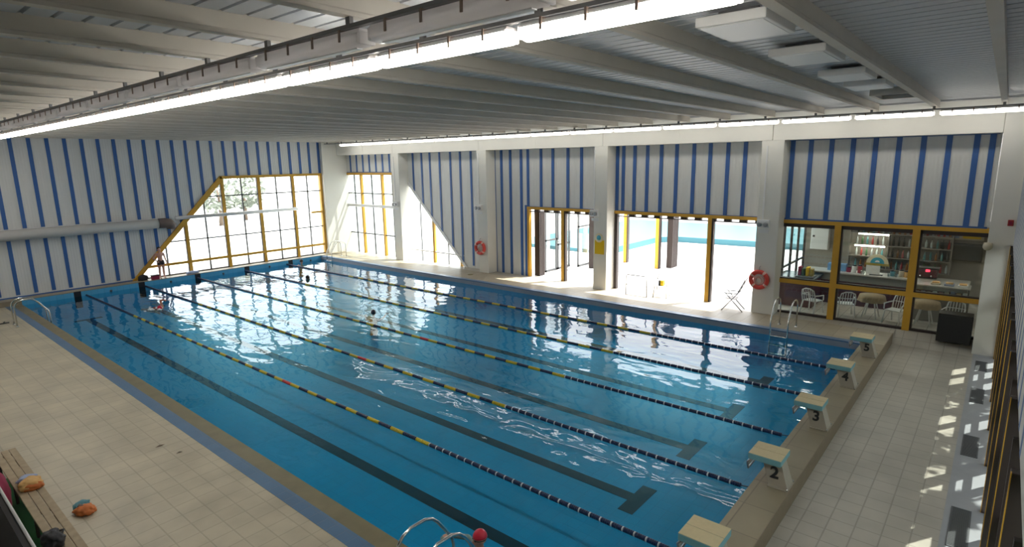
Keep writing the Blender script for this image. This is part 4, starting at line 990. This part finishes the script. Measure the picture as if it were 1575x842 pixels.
S += [((-.16, 0, 1.18), .045, (-.29, .04, .98), .036), ((-.29, .04, .98), .036, (-.17, -.06, .84), .026)] + hand((-.17, -.06, .84), (.6, -.4, -.5), 1, (.4, .6, 0), .85)
S += [((.16, 0, 1.18), .045, (.22, .02, .94), .036), ((.22, .02, .94), .036, (.25, -.05, .73), .026)] + hand((.25, -.05, .73), (.05, -.1, -1), -1, (-1, -.2, 0), .85)
b = body_mesh('body', S, head((0, -.01, 1.40), .95), M['skin'], .009); b.parent = P
f = MB(); bm = bmesh.new()
tr = body_mesh('swim_trunks', [((-.04, 0, .80), .122, (.04, 0, .80), .122), ((-.06, 0, .80), .105, (-.078, 0, .70), .098), ((.06, 0, .80), .105, (.078, 0, .70), .098)], [], M['trunks'], .012); tr.parent = P
cap_mesh((0, .012, 1.41), .95, M['hair'], 'hair', P, .081, .09, .106, .0)
for sx in (-1, 1): o = MB().ell((sx*.03, -.083, 1.405), .010, .006, .007, 2).build('eye', M['hair']); o.parent = P
o = MB().ell((0, -.090, 1.347), .018, .006, .005, 2).build('mouth', M['maroon']); o.parent = P
# swimmer in red with an arm over the water
P = thing('person', 'swimmer in red doing front crawl in the second lane near the far end', 'person', (2.6, 22.6, 0))
S = [((0, 0, -.06), .12, (.02, .5, -.14), .11), ((-.14, .0, -.03), .07, (.14, .0, -.01), .07), ((0, -.05, -.02), .055, (0, -.18, .02), .05), ((-.05, .5, -.15), .09, (-.09, .95, -.2), .055), ((.07, .5, -.15), .09, (.1, .95, -.22), .055), ((-.09, .95, -.2), .055, (-.1, 1.4, -.22), .035), ((.1, .95, -.22), .055, (.1, 1.4, -.25), .035), ((-.1, 1.4, -.22), .03, (-.1, 1.55, -.26), .025), ((.1, 1.4, -.25), .03, (.1, 1.55, -.28), .025),
     ((.17, 0, .0), .055, (.2, .2, .25), .043), ((.2, .2, .25), .043, (.22, -.12, .33), .032), ((-.17, 0, -.02), .05, (-.18, -.3, -.06), .042), ((-.18, -.3, -.06), .04, (-.17, -.55, -.05), .03)]
S += hand((.22, -.12, .33), (.1, -.9, -.1), -1, (0, 0, -1)) + hand((-.17, -.55, -.05), (0, -1, -.1), 1, (0, 0, -1))
b = body_mesh('body', S, head((0, -.24, .03), 1.), M['skin2'], .014); b.parent = P
tr = body_mesh('swimsuit', [((0, .02, -.055), .127, (.02, .5, -.135), .122), ((-.1, .03, -.03), .085, (.1, .03, -.015), .085)], [], M['red_suit'], .016); tr.parent = P
cap_mesh((0, -.235, .045), 1., M['red_cap'], 'swim_cap', P)
f = MB()
for i in range(26):
    a = random.uniform(0, 6.28); r = random.uniform(0, .35); f.ell((-.25+r*math.cos(a), -.15+r*math.sin(a)*1.2, .01+random.uniform(0, .06)), .05, .06, .03, 1)
tag(f.build('splash', M['foam']), 'white splash beside the swimmer in red', 'splash', kind='stuff').location = (2.6, 22.6, 0)
# dark heads and bodies further away
def wader(label, loc, yaw, cap, capname, armout=True):
    P = thing('person', label, 'person', loc, yaw, None)
    S = [((0, 0, -.25), .13, (0, .05, -.6), .12), ((-.14, 0, -.2), .065, (.14, 0, -.2), .065), ((0, 0, -.18), .055, (0, -.01, -.04), .052), ((-.06, .05, -.62), .085, (-.08, .15, -.8), .06), ((.06, .05, -.62), .085, (.08, .15, -.8), .06)]
    S += [((-.17, 0, -.21), .05, (-.34, -.15, -.14), .04), ((-.34, -.15, -.14), .04, (-.4, -.38, -.04), .03), ((.17, 0, -.21), .05, (.34, -.1, -.2), .04), ((.34, -.1, -.2), .04, (.42, -.32, -.1), .03)]
    S += hand((-.4, -.38, -.04), (-.1, -1, 0), 1, (0, 0, -1)) + hand((.42, -.32, -.1), (.1, -1, 0), -1, (0, 0, -1))
    b = body_mesh('body', S, head((0, -.02, .08)), M['skin2'], .013); b.parent = P
    cap_mesh((0, -.01, .09), 1.05, M[cap], capname, P, .082, .092, .108, -.03)
    return P
wader('dark haired swimmer whose head shows in the glare of the last lane', (9.5, 23.2, -.04), .5, 'hair', 'hair')
wader('swimmer with a dark cap resting in the middle of the fourth lane', (7.4, 15.1, -.1), 2.2, 'navy_cap', 'swim_cap')
wader('dark haired swimmer at the far wall beside the last lane rope', (11.6, 27.35, .08), 0, 'hair', 'hair')
# near swimmer with a red cap
P = thing('person', 'swimmer in a red cap in the water right at the bottom edge', 'person', (-.0, 2.62, -.02), -2.0)
S = [((0, 0, -.16), .15, (0, .3, -.42), .13), ((-.17, 0, -.12), .075, (.17, 0, -.12), .075), ((0, 0, -.08), .062, (0, -.02, .08), .056), ((-.07, .3, -.45), .1, (-.1, .75, -.6), .065), ((.07, .3, -.45), .1, (.1, .75, -.6), .065), ((-.1, .75, -.6), .06, (-.1, 1.1, -.72), .04), ((.1, .75, -.6), .06, (.1, 1.1, -.72), .04)]
S += [((-.2, 0, -.12), .06, (-.42, -.05, -.03), .046), ((-.42, -.05, -.03), .046, (-.52, -.3, .02), .033), ((.2, 0, -.12), .06, (.44, .02, -.08), .046), ((.44, .02, -.08), .046, (.58, -.2, -.03), .033)]
S += hand((-.52, -.3, .02), (-.2, -1, 0), 1, (0, 0, -1)) + hand((.58, -.2, -.03), (.2, -1, 0), -1, (0, 0, -1))
b = body_mesh('body', S, head((0, -.03, .21), 1.1), M['skin'], .011); b.parent = P
cap_mesh((0, -.02, .225), 1.12, M['red_cap'], 'swim_cap', P, .082, .093, .112, .01)
for s in (-1, 1):
    f = MB().ell((s*.036, -.112, .215), .02, .012, .014, 2); o = f.build('goggle_lens', M['dark_glass']); o.parent = P
f = MB().tube([(.045*math.sin(a)*1.95, -.02-.045*math.cos(a)*2.25, .218) for a in [6.2832*k/24 for k in range(25)]], .006, 6); o = f.build('goggle_strap', M['black']); o.parent = P
b = None

# ------------------------------------------------------------------ light
W = bpy.data.worlds.new('sky'); SC.world = W; W.use_nodes = True; nt = W.node_tree
bg = nt.nodes['Background']; sk = nt.nodes.new('ShaderNodeTexSky')
sk.sky_type = 'NISHITA'; sk.sun_disc = False; sk.sun_elevation = math.radians(58); sk.sun_rotation = math.radians(122); sk.air_density = 1.; sk.dust_density = 3.
mixn = nt.nodes.new('ShaderNodeMix'); mixn.data_type = 'RGBA'; mixn.inputs[0].default_value = .85; mixn.inputs[7].default_value = (1., .985, .95, 1)
gain = nt.nodes.new('ShaderNodeMix'); gain.data_type = 'RGBA'; gain.blend_type = 'MULTIPLY'; gain.inputs[0].default_value = 1; gain.inputs[7].default_value = (.25, .25, .25, 1)
nt.links.new(sk.outputs[0], gain.inputs[6]); nt.links.new(gain.outputs[2], mixn.inputs[6]); nt.links.new(mixn.outputs[2], bg.inputs[0])
bg.inputs['Strength'].default_value = 5.5
L = bpy.data.lights.new('sun', 'SUN'); L.energy = 16; L.angle = math.radians(.6); L.color = (1, .96, .88)
lo = bpy.data.objects.new('sun', L); COL.objects.link(lo)
lo.rotation_euler = Vector((-.526, .33, -1)).to_track_quat('-Z', 'Y').to_euler(); lo.location = (30, -20, 40)

# ------------------------------------------------------------------ camera
yaw, pitch, roll, fpx, cy = math.radians(40.27030449), math.radians(11.30276098), math.radians(-.96829578), 890.55, 426.756
yaw = yaw
# across axis is x, along axis is y; the fitted frame measured yaw from the along axis towards across
fwd = Vector((math.cos(pitch)*math.cos(yaw), math.cos(pitch)*math.sin(yaw), -math.sin(pitch)))
r = fwd.cross(Vector((0, 0, 1))).normalized(); u = r.cross(fwd)
c, s = math.cos(roll), math.sin(roll)
r2 = c*r+s*u; u2 = -s*r+c*u
cam = bpy.data.cameras.new('camera'); co = bpy.data.objects.new('camera', cam); COL.objects.link(co)
co.matrix_world = Matrix(((r2.x, u2.x, -fwd.x, -5.33245507), (r2.y, u2.y, -fwd.y, -2.55781863), (r2.z, u2.z, -fwd.z, 5.48362547), (0, 0, 0, 1)))
cam.sensor_width = 36; cam.sensor_fit = 'HORIZONTAL'; cam.lens = fpx/1575*36; cam.shift_y = (cy-421)/1575; cam.clip_start = .05; cam.clip_end = 300
SC.camera = co
SC.view_settings.view_transform = 'Standard'; SC.view_settings.look = 'None'; SC.view_settings.gamma = 1; SC.view_settings.exposure = -.15
SC.cycles.use_denoising = True
SC.cycles.max_bounces = 10; SC.cycles.transparent_max_bounces = 24; SC.cycles.diffuse_bounces = 5; SC.cycles.glossy_bounces = 5
SC.cycles.sample_clamp_indirect = 12
SC.cycles.caustics_reflective = False
